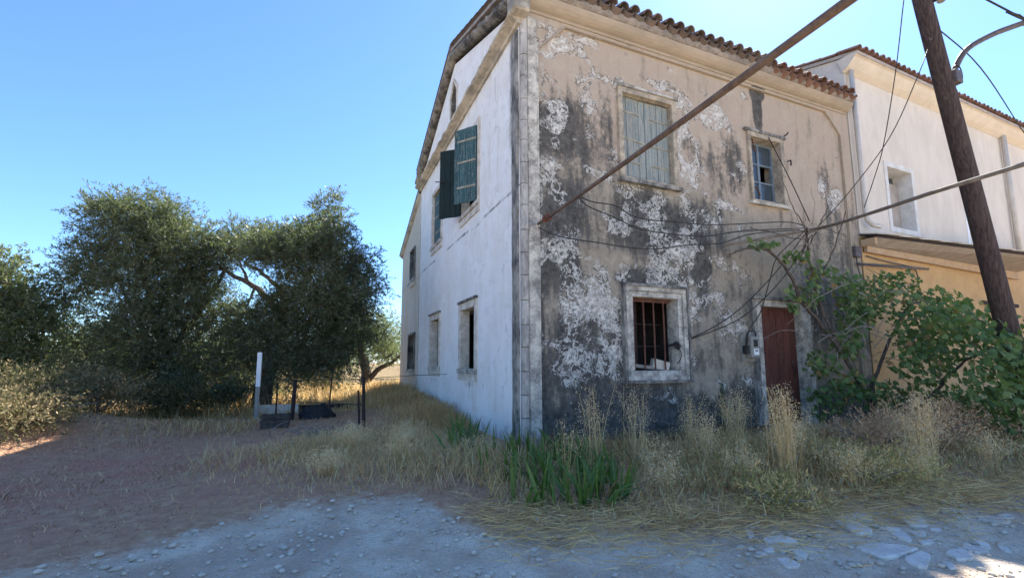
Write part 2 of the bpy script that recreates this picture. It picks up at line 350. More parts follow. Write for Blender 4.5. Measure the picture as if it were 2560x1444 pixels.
def ground_mat():
    m = NT('dry_earth', .95, .15); v = m.geo(); rd = m.attr('road'); rr = m.attr('red')
    n1 = m.noise(v, 1.3, 6, .6); n2 = m.noise(v, 8, 6, .65); n3 = m.noise(v, 45, 5, .65); n4 = m.noise(v, 3.2, 5, .6, .4)
    straw = m.noise(m.geo((1, 3.0, 1)), 22, 5, .7, 1.5)
    earth = m.mix(m.smooth(n2, .35, .7), (.42, .235, .14), (.60, .39, .235))
    earth = m.mix(m.smooth(straw, .52, .66), earth, (.62, .47, .29))
    earth = m.mix(m.math('MULTIPLY', rr, m.smooth(n1, .3, .65)), earth, (.52, .24, .165))
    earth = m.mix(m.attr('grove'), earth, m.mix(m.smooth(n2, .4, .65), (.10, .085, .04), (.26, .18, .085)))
    grav = m.mix(m.smooth(n4, .35, .68), (.78, .67, .52), (.64, .50, .36))
    grav = m.mix(m.smooth(n1, .55, .75), grav, (.60, .46, .33))
    vor = m.n('ShaderNodeTexVoronoi', Vector=v, Scale=34.).outputs['Distance']
    vor2 = m.n('ShaderNodeTexVoronoi', Vector=v, Scale=90.).outputs['Distance']
    grav = m.mix(m.math('MULTIPLY', m.smooth(n3, .5, .72), .55), grav, (.36, .31, .27))
    grav = m.mix(m.math('MULTIPLY', m.math('SUBTRACT', 1, m.smooth(vor2, .1, .3)), .4), grav, (.66, .64, .61))
    n8 = m.noise(v, .9, 5, .65, .6)
    grav = m.mix(m.math('MULTIPLY', m.smooth(n8, .48, .66), .75), grav, m.mix(n2, (.40, .29, .21), (.58, .45, .34)))
    t = m.smooth(m.math('ADD', rd, m.math('ADD', m.math('MULTIPLY', m.math('SUBTRACT', n2, .5), .7), m.math('MULTIPLY', m.math('SUBTRACT', n3, .5), .4))), .3, .75)
    m.color(m.mix(t, earth, grav))
    m.bump(m.math('ADD', m.math('MULTIPLY', vor, -.6), m.math('ADD', n3, m.math('MULTIPLY', n2, 1.6))), .9, .03); return m.m
M['ground'] = ground_mat()
def gattr(X, Y):
    r = roadf(X, Y)
    far = sst(np.hypot(X, Y), 60, 120)
    red = np.exp(-((X+5.0)/2.6)**2-((Y-.6)/2.4)**2)
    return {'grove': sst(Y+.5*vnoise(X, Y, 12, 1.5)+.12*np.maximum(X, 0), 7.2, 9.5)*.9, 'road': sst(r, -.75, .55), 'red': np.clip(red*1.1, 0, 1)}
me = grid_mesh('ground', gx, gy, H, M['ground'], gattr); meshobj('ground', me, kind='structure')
# the gravel track lies as its own thin sheet on the ground
xs = np.arange(-11, 9.01, .1); ts = np.linspace(0, 1, 70)
X = np.repeat(xs[None], 70, 0); yb = np.interp(xs, RB[:, 0], RB[:, 1])-.25
Y = yb[None]*(1-ts[:, None])+(-8.9)*ts[:, None]
i = np.arange(X.size).reshape(X.shape)
me = npmesh('road', np.stack([X, Y, H(X, Y)+.006], -1).reshape(-1, 3), np.stack([i[:-1, :-1], i[1:, :-1], i[1:, 1:], i[:-1, 1:]], -1).reshape(-1, 4), M['ground'], gattr(X, Y), True)
road = meshobj('road', me, kind='structure')
Hs = lambda x, y: float(H(x, y))

# ------------------------------------------------------------------ OLD HOUSE
house = thing('old_house', 'abandoned two storey house with peeling grey and ochre plaster, barred window and red door', 'house', (0, 0, 0))
def gridwall(name, us, vs_, holes, to3, mat, attrf, parent, flip=False, top=None):
    us = np.unique(np.round(np.concatenate([us]+[[h[0], h[1]] for h in holes]), 4)); vs2 = np.unique(np.round(np.concatenate([vs_]+[[h[2], h[3]] for h in holes]), 4))
    U, V = np.meshgrid(us, vs2); nx, ny = len(us), len(vs2); idx = np.arange(nx*ny).reshape(ny, nx)
    Fq = np.stack([idx[:-1, :-1], idx[:-1, 1:], idx[1:, 1:], idx[1:, :-1]], -1)
    uc = (us[1:]+us[:-1])/2; vc = (vs2[1:]+vs2[:-1])/2; UC, VC = np.meshgrid(uc, vc); keep = np.ones(UC.shape, bool)
    for h in holes: keep &= ~((UC > h[0]) & (UC < h[1]) & (VC > h[2]) & (VC < h[3]))
    Fq = Fq[keep]
    if flip: Fq = Fq[:, ::-1]
    me = npmesh(name, to3(U.ravel(), V.ravel()), Fq, mat, attrf(U.ravel(), V.ravel()), True)
    return meshobj(name, me, parent)
def blob(x, z, cx, cz, rx, rz, e=1.):
    return np.exp(-(((x-cx)/rx)**2+((z-cz)/rz)**2)**e)
def front_attr(x, z):
    w = np.zeros_like(x)
    nz = .26*vnoise(x, z, 21, 5)+.20*vnoise(x, z, 22, 12)+.10*vnoise(x, z, 23, 26)
    def add(cx, cz, rx, rz, a, e=1.): 
        nonlocal w; w = np.maximum(w, a*blob(x+nz*.5, z+nz*.6, cx, cz, rx, rz, e))
    add(.75, 6.75, .42, .22, .8, 2); add(.42, 6.35, .10, .55, .7); add(1.21, 6.12, .26, .40, .9, 2); add(1.35, 5.75, .14, .18, .8)
    add(.72, 5.43, .27, .29, 1.0, 4); add(.68, 4.93, .12, .16, .7); add(.62, 4.35, .2, .2, .45); add(1.1, 4.35, .14, .16, .5); add(1.2, 4.75, .1, .2, .4)
    add(.75, 4.0, .3, .3, .75); add(3.42, 6.3, .16, .32, .75); add(4.27, 6.21, .33, .33, 1.05, 4); add(3.55, 5.85, .2, .22, .8)
    ring = np.exp(-((np.hypot((x-3.62+nz*.3)/.27, (z-5.4+nz*.3)/.30)-1)/.28)**2); w = np.maximum(w, .85*ring)
    add(3.62, 4.85, .3, .42, .8); add(4.25, 4.75, .38, .5, .62); add(4.3, 4.1, .25, .4, .5)
    add(2.7, 3.9, .75, .5, .72, 1.5); add(3.5, 3.9, .35, .7, .68); add(2.0, 3.6, .3, .5, .4)
    add(7.45, 5.15, .28, .3, .75, 2); add(8.0, 5.0, .28, .25, .75, 2); add(8.2, 6.0, .2, .5, .45); add(7.3, 6.2, .25, .4, .4); add(6.7, 5.9, .12, .4, .3)
    for cx, cz in ((.73, 2.98), (3.75, 3.05)):
        q = np.hypot((x-cx+nz*.45)/.25, (z-cz+nz*.45)/.32); w = w*sst(q, .8, 1.0); w = np.maximum(w, .72*np.exp(-((q-1.05)/.14)**2))
    add(1.25, 2.1, .72, .95, .74, 2.5); add(1.3, 2.75, .55, .3, .62, 2); add(.8, 1.3, .35, .5, .55); add(1.75, 1.6, .25, .7, .7)
    add(2.65, 2.85, .85, .28, .72, 2); add(3.6, 2.0, .22, .85, .66, 2); add(3.85, 2.5, .15, .35, .55)
    add(4.55, 2.05, .3, .38, .68, 2); add(4.7, 2.75, .18, .35, .5); add(4.75, 1.55, .12, .3, .6); add(2.0, .9, .4, .35, .42)
    w = np.maximum(w, .55*np.exp(-((x-.39)/.05)**2)*(z < 6.6)*sst(z, .5, 1.5)*(.6+.8*np.clip(vnoise(x, z, 31, 5)+.2, 0, 1)))
    fld = np.clip(.30+.6*vnoise(x, z, 24, 2.6)+.45*vnoise(x, z, 25, 6), 0, .66)*sst(z, .5, 1.1)*(1-sst(z, 4.2, 5.6)); w = np.maximum(w, fld*(1-.5*sst(x, 4.3, 5.2)))
    w = np.maximum(w, np.clip(.2+.7*vnoise(x, z, 36, 7)+.5*vnoise(x, z, 37, 15), 0, .55)*(1-.6*sst(x, 4.5, 6)))
    w = w*(.80+.9*np.clip(vnoise(x, z, 38, 6)+.5*vnoise(x, z, 39, 13), -.5, .25))
    w = w*(1-.55*sst(.75-z, 0, .35))
    mo = (.36+.55*vnoise(x, z, 28, 3.5)+.3*vnoise(x, z, 34, 9))*sst(1.25-z, 0, .9)+.18*sst(3.6-z, 0, 2.5)
    mo = np.maximum(mo, .85*np.exp(-((x-.375)/.035)**2)*(z < 5.7))  # side shade of the pilaster, painted as a dark strip down the wall
    mo = np.maximum(mo, .6*blob(x, z, 2.55, 3.75, 1.0, .7, 2)); mo = np.maximum(mo, .52*blob(x, z, .8, 3.6, .55, 1.3, 1.5))
    mo = np.maximum(mo, .5*blob(x, z, .75, 5.0, .6, .8)); mo = np.maximum(mo, .42*blob(x, z, 1.72, 5.2, .16, 1.1)); mo = np.maximum(mo, .35*blob(x, z, 1.3, 4.9, .5, .8))
    mo = np.maximum(mo, .62*blob(x+nz*.45, z+nz*.45, .73, 2.98, .24, .31, 4)); mo = np.maximum(mo, .55*blob(x+nz*.45, z+nz*.45, 3.75, 3.0, .24, .34, 4)); mo = np.maximum(mo, .55*blob(x, z, 3.8, 2.5, .2, .4))
    mo = np.maximum(mo, .6*blob(x, z, 2.65, 2.75, .9, .22, 2)); mo = np.maximum(mo, .55*blob(x, z, 1.2, 1.3, .9, .9))
    mo = np.maximum(mo, .85*blob(x, z, 4.75, .38, .55, .42, 2)); mo = np.maximum(mo, .5*blob(x+nz*.6, z+nz*.6, 1.9, .3, 1.6, .42, 2))
    mo = np.maximum(mo, 1.15*blob(x, z, 5.64, 6.75, .16+.0*x, .62, 3)); mo = np.maximum(mo, 1.15*blob(x, z, 5.66, 7.05, .26, .2, 3))
    mo = np.maximum(mo, .3*blob(x, z, 4.6, 5.1, .7, .7)); mo = np.maximum(mo, .45*blob(x, z, 5.1, 2.2, .5, 1.0)); mo = np.maximum(mo, .42*blob(x, z, 7.2, 3.0, 1.2, 1.2))
    mo = mo+.30*np.clip(vnoise(x, z, 26, 2.2)+.15, 0, 1)*(1-sst(z, 5.2, 6.5))+.16*np.clip(vnoise(x, z, 27, 7), -1, 1)*(1-sst(z, 5.5, 6.8))
    mo = mo+.14*np.clip(vnoise(x, z, 35, 2.6)+.4, 0, 1)+.17*(1-sst(x, 3.6, 5.4)*.6)*(1-sst(z, 4.4, 6.6))+.16*sst(vnoise(x, z, 29, 3), 0, .5)*(z < 6.5)
    mo = mo-.5*blob(x, z, 3.85, .85, .45, .3, 1.5)
    oc = sst(z, 3.4, 6.0)+.25*sst(x, 3.5, 5)*sst(z, 2.6, 4)
    oc = oc+.35*blob(x, z, 4.1, 1.9, .14, .8)+.35*blob(x, z, 5.0, .9, .1, .5)
    mo = np.maximum(mo, .58*np.clip(w, 0, .9)*(1-sst(z, 4.3, 5.2)))
    return {'white': np.clip(w, 0, 1.2), 'mold_shade': np.clip(mo, 0, 1.2), 'ochre': np.clip(oc, 0, 1.2)}
FX1 = 8.70
W1 = (2.06, 3.20, 4.58, 6.19); W2 = (5.32, 6.22, 4.62, 6.0); LW = (2.14, 3.14, 1.12, 2.41); DR = (5.25, 6.42, .02, 2.38)
PAN = .035      # the framed panel lies this far behind pilaster and frieze
def front3(u, v):
    ins = ((v < 7.12) & (u > .355) & (u < 8.36) & ((u-.355)+(7.12-v) > .0))
    # chamfered top corners of the framed panel
    cl = (v-6.58)-(u-.355)*1.03 > 0; cr = (v-6.62)-(8.36-u)*1.03 > 0
    ins &= ~(cl & (u < .9)) & ~(cr & (u > 7.8))
    y = np.where(ins, PAN, 0.)+.006*vnoise(u, v, 41, 3)
    return np.stack([u, y, v], -1)
fus = np.concatenate([np.arange(.0, FX1, .045), [FX1, .35, .362, 8.355, 8.368]]); fvs = np.concatenate([np.arange(-.4, 7.12, .045), [7.115, 7.128, 7.3]])
gridwall('front_wall', fus, fvs, [W1, W2, LW, DR], front3, M['front'], front_attr, house)

GY1 = 8.05; WY1 = 11.65
GL1 = (2.25, 3.22, 1.14, 2.40); GL2 = (5.26, 6.2, 1.16, 2.42); GU1 = (2.12, 3.28, 4.56, 6.22); GU2 = (5.2, 6.22, 4.56, 6.05)
GW1 = (8.7, 9.75, 1.05, 2.2); GW2 = (8.95, 9.75, 4.15, 5.2)
def gab_attr(y, z):
    mo = .95*np.exp(-((y-.24)/.10)**2)*(.55+.45*sst(z, 0, 2))+.55*np.exp(-((y-.45)/.22)**2)*sst(z, 2, 6.5)
    mo = np.maximum(mo, .58*sst(.75-z+.25*vnoise(y, z, 52, 4), 0, .8)); mo = np.maximum(mo, .45*np.exp(-((y-1.15)/.12)**2)*sst(z, 3.5, 6.5)); mo = np.maximum(mo, .40*np.exp(-((y-4.4)/.2)**2)*sst(z, 4.8, 6.6)); 
    for h in (GL1, GL2): mo = np.maximum(mo, .5*blob(y, z, (h[0]+h[1])/2, .82, .6, .10, 2))
    mo = np.maximum(mo, .95*np.exp(-((z-4.09-.03*np.sin(y*2.1))/.035)**2)*sst(vnoise(y, z, 51, 3), -.7, -.2))
    mo = np.maximum(mo, .45*sst(z, 6.5, 6.9)*(y < GY1))  # darker band below the level cornice
    oc = .5*blob(y, z, 2.3, .45, .22, .5)+.4*blob(y, z, 5.4, .5, .3, .5)+.35*sst(z, 2.6, 5.5)
    wing = sst(y, GY1-.03, GY1+.03)
    mo = mo+wing*(.42*sst(z, 3.5, 6)+.2*sst(1.0-z, 0, .8)); oc = oc+wing*.75
    oc = oc+.9*np.exp(-((y-GY1)/.05)**2)
    return {'mold_shade': np.clip(mo, 0, 1.2), 'ochre': np.clip(oc, 0, 1.2), 'white': 0*y}
g3 = lambda u, v: np.stack([.006*vnoise(u, v, 42, 2.5)+.0*u, u, v], -1)
gridwall('gable_wall', np.append(np.arange(0, GY1, .06), GY1), np.append(np.arange(-.4, 6.9, .06), 6.95), [GL1, GL2, GU1, GU2], g3, M['gable'], gab_attr, house, flip=True)
def wingtop(y): return 6.86-(y-GY1)*.375
def w3(u, v):
    t = np.where(v > 5.3, 5.3+(v-5.3)*(wingtop(u)-5.3)/(6.9-5.3), v)
    return np.stack([.02+.008*vnoise(u, v, 43, 2.2), u, t], -1)
gridwall('wing_wall', np.append(np.arange(GY1+.01, WY1, .06), WY1), np.concatenate([np.arange(-.4, 5.3, .06), np.linspace(5.31, 6.9, 18)]), [GW1, GW2], w3, M['gable'], gab_attr, house, flip=True)
RIDGE_Y, RIDGE_Z = 4.03, 8.80
def rakez(y): return 7.22+(RIDGE_Z-7.22)*(1-abs(y-RIDGE_Y)/RIDGE_Y)
# pediment wall with its pointed attic opening
at = [(3.82, 7.45), (4.36, 7.45), (4.36, 8.02), (4.09, 8.36), (3.82, 8.02)]
outer = [(0, 6.951), (GY1, 6.951), (GY1, rakez(GY1)), (RIDGE_Y, RIDGE_Z), (0, rakez(0))]
tri = tessellate_polygon([[Vector((a, b, 0)) for a, b in outer], [Vector((a, b, 0)) for a, b in at]])
pv = [(0, a, b) for a, b in outer+at]
mb = MB(); mb.v = pv; mb.f = [tuple(t) for t in tri]
for k in range(5):
    pass
ped = mb.obj('pediment_wall', M['gable'], house)
mb = MB()
for k in range(5):
    a, b = Vector((0, *at[k])), Vector((0, *at[(k+1) % 5])); c = Vector((0, 4.09, 7.85))
    ao, bo = a+(a-c).normalized()*.11, b+(b-c).normalized()*.11
    mb.hexa([(-.025, a.y, a.z), (-.025, b.y, b.z), (-.025, bo.y, bo.z), (-.025, ao.y, ao.z), (.01, a.y, a.z), (.01, b.y, b.z), (.01, bo.y, bo.z), (.01, ao.y, ao.z)])
aw = mb.obj('attic_window', M['gtrim'], house)
mb = MB()
for k in range(5):
    a, b = at[k], at[(k+1) % 5]; mb.add([(.004, *a), (.004, *b), (.16, *b), (.16, *a)], [(0, 1, 2, 3)])
mb.obj('reveal', M['rakedark'], aw)  # dark material stands in for shade inside the attic opening

# closed shell, inner walls and floors, so that rooms get little light; their plaster is darkened too
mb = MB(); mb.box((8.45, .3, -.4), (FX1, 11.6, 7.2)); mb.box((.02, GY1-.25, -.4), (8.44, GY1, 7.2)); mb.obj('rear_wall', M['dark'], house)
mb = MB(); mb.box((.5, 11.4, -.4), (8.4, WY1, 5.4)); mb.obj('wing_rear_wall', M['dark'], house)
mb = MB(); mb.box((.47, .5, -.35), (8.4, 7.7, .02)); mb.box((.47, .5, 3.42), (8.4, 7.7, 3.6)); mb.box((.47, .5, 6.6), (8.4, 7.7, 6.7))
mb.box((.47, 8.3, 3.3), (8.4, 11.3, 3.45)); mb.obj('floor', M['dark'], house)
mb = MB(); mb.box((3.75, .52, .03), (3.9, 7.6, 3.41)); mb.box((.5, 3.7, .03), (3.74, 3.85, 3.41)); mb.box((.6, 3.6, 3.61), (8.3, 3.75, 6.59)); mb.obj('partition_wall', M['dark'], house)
def ring_x(mb, h, w, y0, y1, over=None):
    """frame of four pieces round an opening in the front wall (x0,x1,z0,z1)"""
    x0, x1, z0, z1 = h; l, r, b, t = over or (w, w, w, w)
    mb.box((x0-l, y0, z0), (x0, y1, z1)); mb.box((x1, y0, z0), (x1+r, y1, z1))
    mb.box((x0-l, y0, z1), (x1+r, y1, z1+t))
    if b: mb.box((x0-l, y0, z0-b), (x1+r, y1, z0))
    return mb
def reveal_x(mb, h, y0, y1, th=.06):
    x0, x1, z0, z1 = h; e = .003
    mb.box((x0-th, y0, z0-th), (x0+e, y1, z1+th)); mb.box((x1-e, y0, z0-th), (x1+th, y1, z1+th))
    mb.box((x0+e, y0, z1-e), (x1-e, y1, z1+th)); mb.box((x0+e, y0, z0-th), (x1-e, y1, z0+e)); return mb
def ring_y(mb, h, w, x0, x1, over=None):
    a, b, z0, z1 = h; l, r, bt, t = over or (w, w, w, w)
    mb.box((x0, a-l, z0), (x1, a, z1)); mb.box((x0, b, z0), (x1, b+r, z1)); mb.box((x0, a-l, z1), (x1, b+r, z1+t))
    if bt: mb.box((x0, a-l, z0-bt), (x1, b+r, z0))
    return mb
def reveal_y(mb, h, x0, x1, th=.06):
    a, b, z0, z1 = h; e = .003
    mb.box((x0, a-th, z0-th), (x1, a+e, z1+th)); mb.box((x0, b-e, z0-th), (x1, b+th, z1+th))
    mb.box((x0, a+e, z1-e), (x1, b-e, z1+th)); mb.box((x0, a+e, z0-th), (x1, b-e, z0+e)); return mb
def rough_edges(o, amt, seed=0, cuts=3):
    """break the straight edges of old plaster trim"""
    bm = bmesh.new(); bm.from_mesh(o.data)
    bmesh.ops.subdivide_edges(bm, edges=[e for e in bm.edges if e.calc_length() > .25], cuts=cuts, use_grid_fill=True)
    r = random.Random(seed)
    for v in bm.verts: v.co += Vector((r.uniform(-1, 1), r.uniform(-1, 1), r.uniform(-1, 1)))*amt
    bm.to_mesh(o.data); bm.free(); return o

al = []
for p, q in (((.36, 5.6), (.36, 6.58)), ((.36, 6.58), (.88, 7.12)), ((.88, 7.12), (7.86, 7.12)), ((7.86, 7.12), (8.36, 6.62)), ((8.36, 6.62), (8.36, .2))):
    d = Vector((q[0]-p[0], 0, q[1]-p[1])).normalized(); n_ = Vector((-d.z, 0, d.x))*.014; a, b = Vector((p[0], 0, p[1])), Vector((q[0], 0, q[1]))
    al += [MB().hexa([v+Vector((0, y, 0)) for y in (-.022, .03) for v in (a-n_, b-n_, b+n_, a+n_)]).obj('panel_moulding', M['cornice'], house)]
# --- lower front window with bars
lw = reveal_x(ring_x(MB(), LW, .10, .0, .05), LW, .052, .30).obj('window', M['trim'], house, bevel=.006, label='barred ground floor window with stepped plaster surround')
o = ring_x(MB(), (LW[0]-.10, LW[1]+.10, LW[2]-.08, LW[3]+.10), .08, -.03, .05).obj('surround', M['trim'], lw); rough_edges(o, .006, 1)
o = ring_x(MB(), (LW[0]-.18, LW[1]+.18, LW[2]-.16, LW[3]+.18), .05, -.055, .045).obj('surround', M['trimdark'], lw); rough_edges(o, .006, 2)
for k in range(4):
    x = LW[0]+.10+k*.225
    MB().tube([(x, .14, LW[2]+.01), (x+.006, .14, 1.8), (x, .14, LW[3]-.01)], .016, 6).obj('bar', M['rust'], lw)
MB().box((LW[0]+.004, .125, LW[3]-.07), (LW[1]-.1, .155, LW[3]-.035)).obj('cross_bar', M['rust'], lw)
MB().box((LW[0]+.004, .115, LW[3]-.033), (LW[1]-.06, .17, LW[3]-.004)).obj('head_beam', M['rust'], lw)
o = MB(); 
for x in (2.42, 2.60): o.box((x, .33, LW[2]+.01), (x+.04, .37, LW[3]-.01))
for z in (1.55, 1.95): o.box((2.4, .34, z), (3.0, .36, z+.018))
o.obj('window_frame', M['rustdark'], lw)
# --- door
dr = ring_x(reveal_x(MB(), DR, .052, .36), DR, .14, -.03, .05, (.12, .16, 0, .13)).obj('door_surround', M['trim'], house, bevel=.006); rough_edges(dr, .004, 3)
MB().box((DR[0]-.26, -.10, DR[3]+.13), (DR[1]+.30, .04, DR[3]+.185)).obj('drip_ledge', M['trimdark'], dr)
MB().box((DR[0]-.24, -.028, 0), (DR[0]-.122, .04, DR[3]+.13)).obj('outer_jamb', M['trimdark'], dr)
MB().box((DR[1]+.162, -.028, 0), (DR[1]+.30, .04, DR[3]+.13)).obj('outer_jamb', M['trim'], dr)
MB().box((DR[0]-.15, -.35, -.3), (DR[1]+.2, .05, .015)).obj('door_step', M['block'], dr, bevel=.012)
door = MB().box((DR[0]+.03, .155, 1.2), (DR[1]-.03, .18, 1.3)).obj('door', M['door'], house, label='dark red boarded front door')
for z in (.3, 2.1): MB().box((DR[0]+.03, .155, z), (DR[1]-.03, .18, z+.1)).obj('batten', M['door'], door)
for k in range(6):
    x0 = DR[0]+.006+k*.193; MB().box((x0+.004, .118+random.uniform(0, .006), DR[2]+.02), (x0+.189, .153, DR[3]-.01)).obj('plank', M['door'], door, bevel=.004)
MB().tube([(DR[1]-.16, .115, 1.0), (DR[1]-.16, .07, 1.02), (DR[1]-.16, .07, 1.14), (DR[1]-.16, .115, 1.16)], .01, 6).obj('handle', M['rustdark'], door)
# --- upper left front window, shutters closed
w1 = reveal_x(ring_x(MB(), W1, .10, -.025, .05, (.10, .11, .05, .10)), W1, .052, .4).obj('window', M['otrim'], house, bevel=.006, label='upper window with closed faded blue shutters'); rough_edges(w1, .005, 4)
o = MB().box((W1[0]-.13, -.07, W1[2]-.11), (W1[1]+.14, .04, W1[2]-.052)).obj('sill', M['trimdark'], w1); rough_edges(o, .006, 5)
o = MB().box((W1[0]-.09, -.05, W1[3]+.102), (W1[1]+.12, .04, W1[3]+.15)).obj('lintel_ledge', M['trim'], w1); rough_edges(o, .008, 6)
def shutter_x(h, x0, x1, n, parent_label, straps, yy):
    sh = MB().box((x0+.02, yy+.032, h[2]+.2), (x1-.02, yy+.05, h[2]+.28)).obj('shutter', M['grey_blue'], house, label=parent_label)
    MB().box((x0+.02, yy+.032, h[3]-.25), (x1-.02, yy+.05, h[3]-.17)).obj('batten', M['grey_blue'], sh); w = (x1-x0)/n
    for k in range(n):
        a = x0+k*w; zz = random.uniform(0, .025)
        MB().box((a+.004, yy+random.uniform(-.004, .006), h[2]+.012+zz), (a+w-.004, yy+.03, h[3]-.012-random.uniform(0, .012))).obj('plank', M['grey_blue'], sh)
    for z, a, b, t in straps:
        MB().hexa([(a, yy-.012, z), (b, yy-.012, z-t), (b, yy-.012, z-t+.035), (a, yy-.012, z+.035), (a, yy-.003, z), (b, yy-.003, z-t), (b, yy-.003, z-t+.035), (a, yy-.003, z+.035)]).obj('hinge_strap', M['strap'], sh)
    return sh
xm = (W1[0]+W1[1])/2
shutter_x(W1, W1[0]+.008, xm-.004, 4, 'left leaf of the faded blue shutters', [(5.88, W1[0]+.0, W1[0]+.45, .02), (5.36, W1[0]+.05, xm, .05), (4.92, W1[0]+.03, W1[0]+.45, .02)], .10)
shutter_x(W1, xm+.004, W1[1]-.008, 4, 'right leaf of the faded blue shutters', [(5.83, xm+.12, W1[1]-.01, .02), (5.30, xm+.1, W1[1]-.03, .02), (4.90, xm+.13, W1[1]-.005, .0)], .10)
# --- upper right front window: open frame with panes
w2 = reveal_x(ring_x(MB(), W2, .08, -.02, .05, (.08, .10, .05, .10)), W2, .052, .42).obj('window', M['otrim'], house, bevel=.006, label='upper window with bluish casement standing in a pale surround'); rough_edges(w2, .004, 7)
o = MB().box((W2[0]-.12, -.06, W2[2]-.11), (W2[1]+.14, .04, W2[2]-.052)).obj('sill', M['trim'], w2); rough_edges(o, .006, 8)
MB().box((W2[0]-.16, -.035, W2[3]+.102), (W2[1]+.16, .04, W2[3]+.16)).obj('lintel_ledge', M['trimdark'], w2)
mb = ring_x(MB(), (W2[0]+.05, W2[1]-.05, W2[2]+.05, W2[3]-.05), .045, .2, .26)
mb.box((5.74, .2, W2[2]+.05), (5.80, .255, W2[3]-.05))
for z in (5.1, 5.5): mb.box((W2[0]+.05, .205, z), (W2[1]-.05, .25, z+.035))
mb.obj('window_frame', M['blueframe'], w2)
for a, b in ((W2[0]+.05, 5.74), (5.80, W2[1]-.05)):
    for c, d in ((W2[2]+.05, 5.1), (5.135, 5.5), (5.535, W2[3]-.05)):
        if (a, c) in ((5.80, 5.135),): continue
        MB().box((a, .225, c), (b, .231, d)).obj('pane', M['glass'], w2)
MB().tube([(W2[0]-.02, -.05, 5.92), (W2[0]+.22, .08, 5.72)], .014, 5).obj('shutter_pin', M['rust'], w2)
MB().tube([(W2[0]+.0, -.05, 4.86), (W2[0]+.28, .08, 4.76)], .014, 5).obj('shutter_pin', M['rust'], w2)
MB().tube([(W2[1]+.2, .0, 5.62), (W2[1]+.2, -.08, 5.62), (W2[1]+.2, -.08, 5.5)], .016, 5).obj('shutter_hook', M['rustdark'], w2)
MB().tube([(W2[1]+.16, .0, 6.2), (W2[1]+.16, -.07, 6.21), (W2[1]+.2, -.07, 6.26)], .016, 5).obj('shutter_hook', M['rustdark'], w2)
# --- gable windows
def gwin(h, label, w=.15, mat='gtrim', hood=True):
    wi = reveal_y(ring_y(MB(), h, w, -.03, .04, (w, w, .0, w)), h, .041, .19).obj('window', M[mat], house, bevel=.006, label=label); rough_edges(wi, .003, 9)
    o = MB().box((-.055, h[0]-w, h[2]-.10), (.04, h[1]+w, h[2]-.001)).obj('sill', M['trim'], wi)
    MB().box((-.03, h[0]-w, h[2]-.24), (.03, h[1]+w, h[2]-.102)).obj('apron', M['gtrim'], wi)
    if hood: MB().box((-.06, h[0]-w-.02, h[3]+w+.001), (.03, h[1]+w+.02, h[3]+w+.05)).obj('drip_ledge', M['trimdark'], wi)
    return wi
for h, l in ((GL1, 'near ground floor window in the white gable wall'), (GL2, 'far ground floor window in the white gable wall')):
    wi = gwin(h, l)
    mb = MB(); mb.box((.20, h[0]+.45, h[2]+.01), (.25, h[0]+.52, h[3]-.01)); mb.box((.20, h[0]+.012, h[2]+.01), (.25, h[0]+.07, h[3]-.01)); mb.box((.20, h[0]+.072, h[3]-.08), (.25, h[1]-.01, h[3]-.01)); mb.obj('window_frame', M['rustdark'], wi)
wi = gwin(GU1, 'upper gable window with open dark teal shutters', .12, hood=False)
wi2 = gwin(GU2, 'upper gable window with closed teal shutters', .12, hood=False)
wi3 = gwin(GW1, 'ground floor window of the rear wing', .07, 'trimdark', False)
mb = MB(); mb.box((.2, GW1[0]+.5, GW1[2]+.01), (.25, GW1[0]+.56, GW1[3]-.01)); mb.obj('window_frame', M['rustdark'], wi3)
wi4 = gwin(GW2, 'upper window of the rear wing', .06, 'trimdark', False)
mb = ring_y(MB(), (GW2[0]+.06, GW2[1]-.06, GW2[2]+.06, GW2[3]-.06), .05, .22, .27); mb.box((.22, 9.3, GW2[2]+.06), (.265, 9.36, GW2[3]-.06)); mb.obj('window_frame', M['blueframe'], wi4)
MB().box((.24, GW2[0]+.06, GW2[2]+.06), (.246, GW2[1]-.06, GW2[3]-.06)).obj('pane', M['glass'], wi4)
def leaf_shutter(hinge, d, width, z0, z1, n, mat, label, out):
    """swung shutter: hinge point (x,y), direction d in plan, normal side out"""
    d = Vector((d[0], d[1], 0)).normalized(); nrm = Vector((-d.y, d.x, 0))*out; p0 = Vector((hinge[0], hinge[1], 0))
    def bx(a, b, za, zb, t0, t1):
        q = [p0+d*a+nrm*t0, p0+d*b+nrm*t0, p0+d*b+nrm*t1, p0+d*a+nrm*t1]
        return MB().hexa([(v.x, v.y, za) for v in q]+[(v.x, v.y, zb) for v in q])
    sh = bx(.03, width-.03, (z0+z1)/2, (z0+z1)/2+.09, -.045, -.021).obj('shutter', mat, house, label=label); w = width/n
    for z in (z0+.2, z1-.28): bx(.03, width-.03, z, z+.09, -.045, -.021).obj('batten', mat, sh)
    for k in range(n): bx(k*w+.003, k*w+w-.003, z0+random.uniform(0, .015), z1-random.uniform(0, .015), -.02, .015+random.uniform(-.004, .004)).obj('plank', mat, sh)
    for z in (z0+.32, (z0+z1)/2+.05, z1-.3): bx(.01, width*.85, z, z+.04, .0195, .026).obj('hinge_strap', M['strap'] if mat == M['teal'] else mat, sh)
    return sh
leaf_shutter((-.03, 2.14), (-.33, .42), .56, GU1[2]+.0, GU1[3]-.02, 4, M['teal'], 'teal shutter leaf swung half open, paint streaked', -1 if False else 1)
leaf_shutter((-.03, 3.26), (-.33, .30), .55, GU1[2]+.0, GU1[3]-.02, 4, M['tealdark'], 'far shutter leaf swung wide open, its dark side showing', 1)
ym = (GU2[0]+GU2[1])/2
leaf_shutter((.06, GU2[0]+.005), (0, 1), ym-GU2[0]-.012, GU2[2]+.01, GU2[3]-.01, 4, M['teal'], 'right leaf of the closed teal shutters', 1)
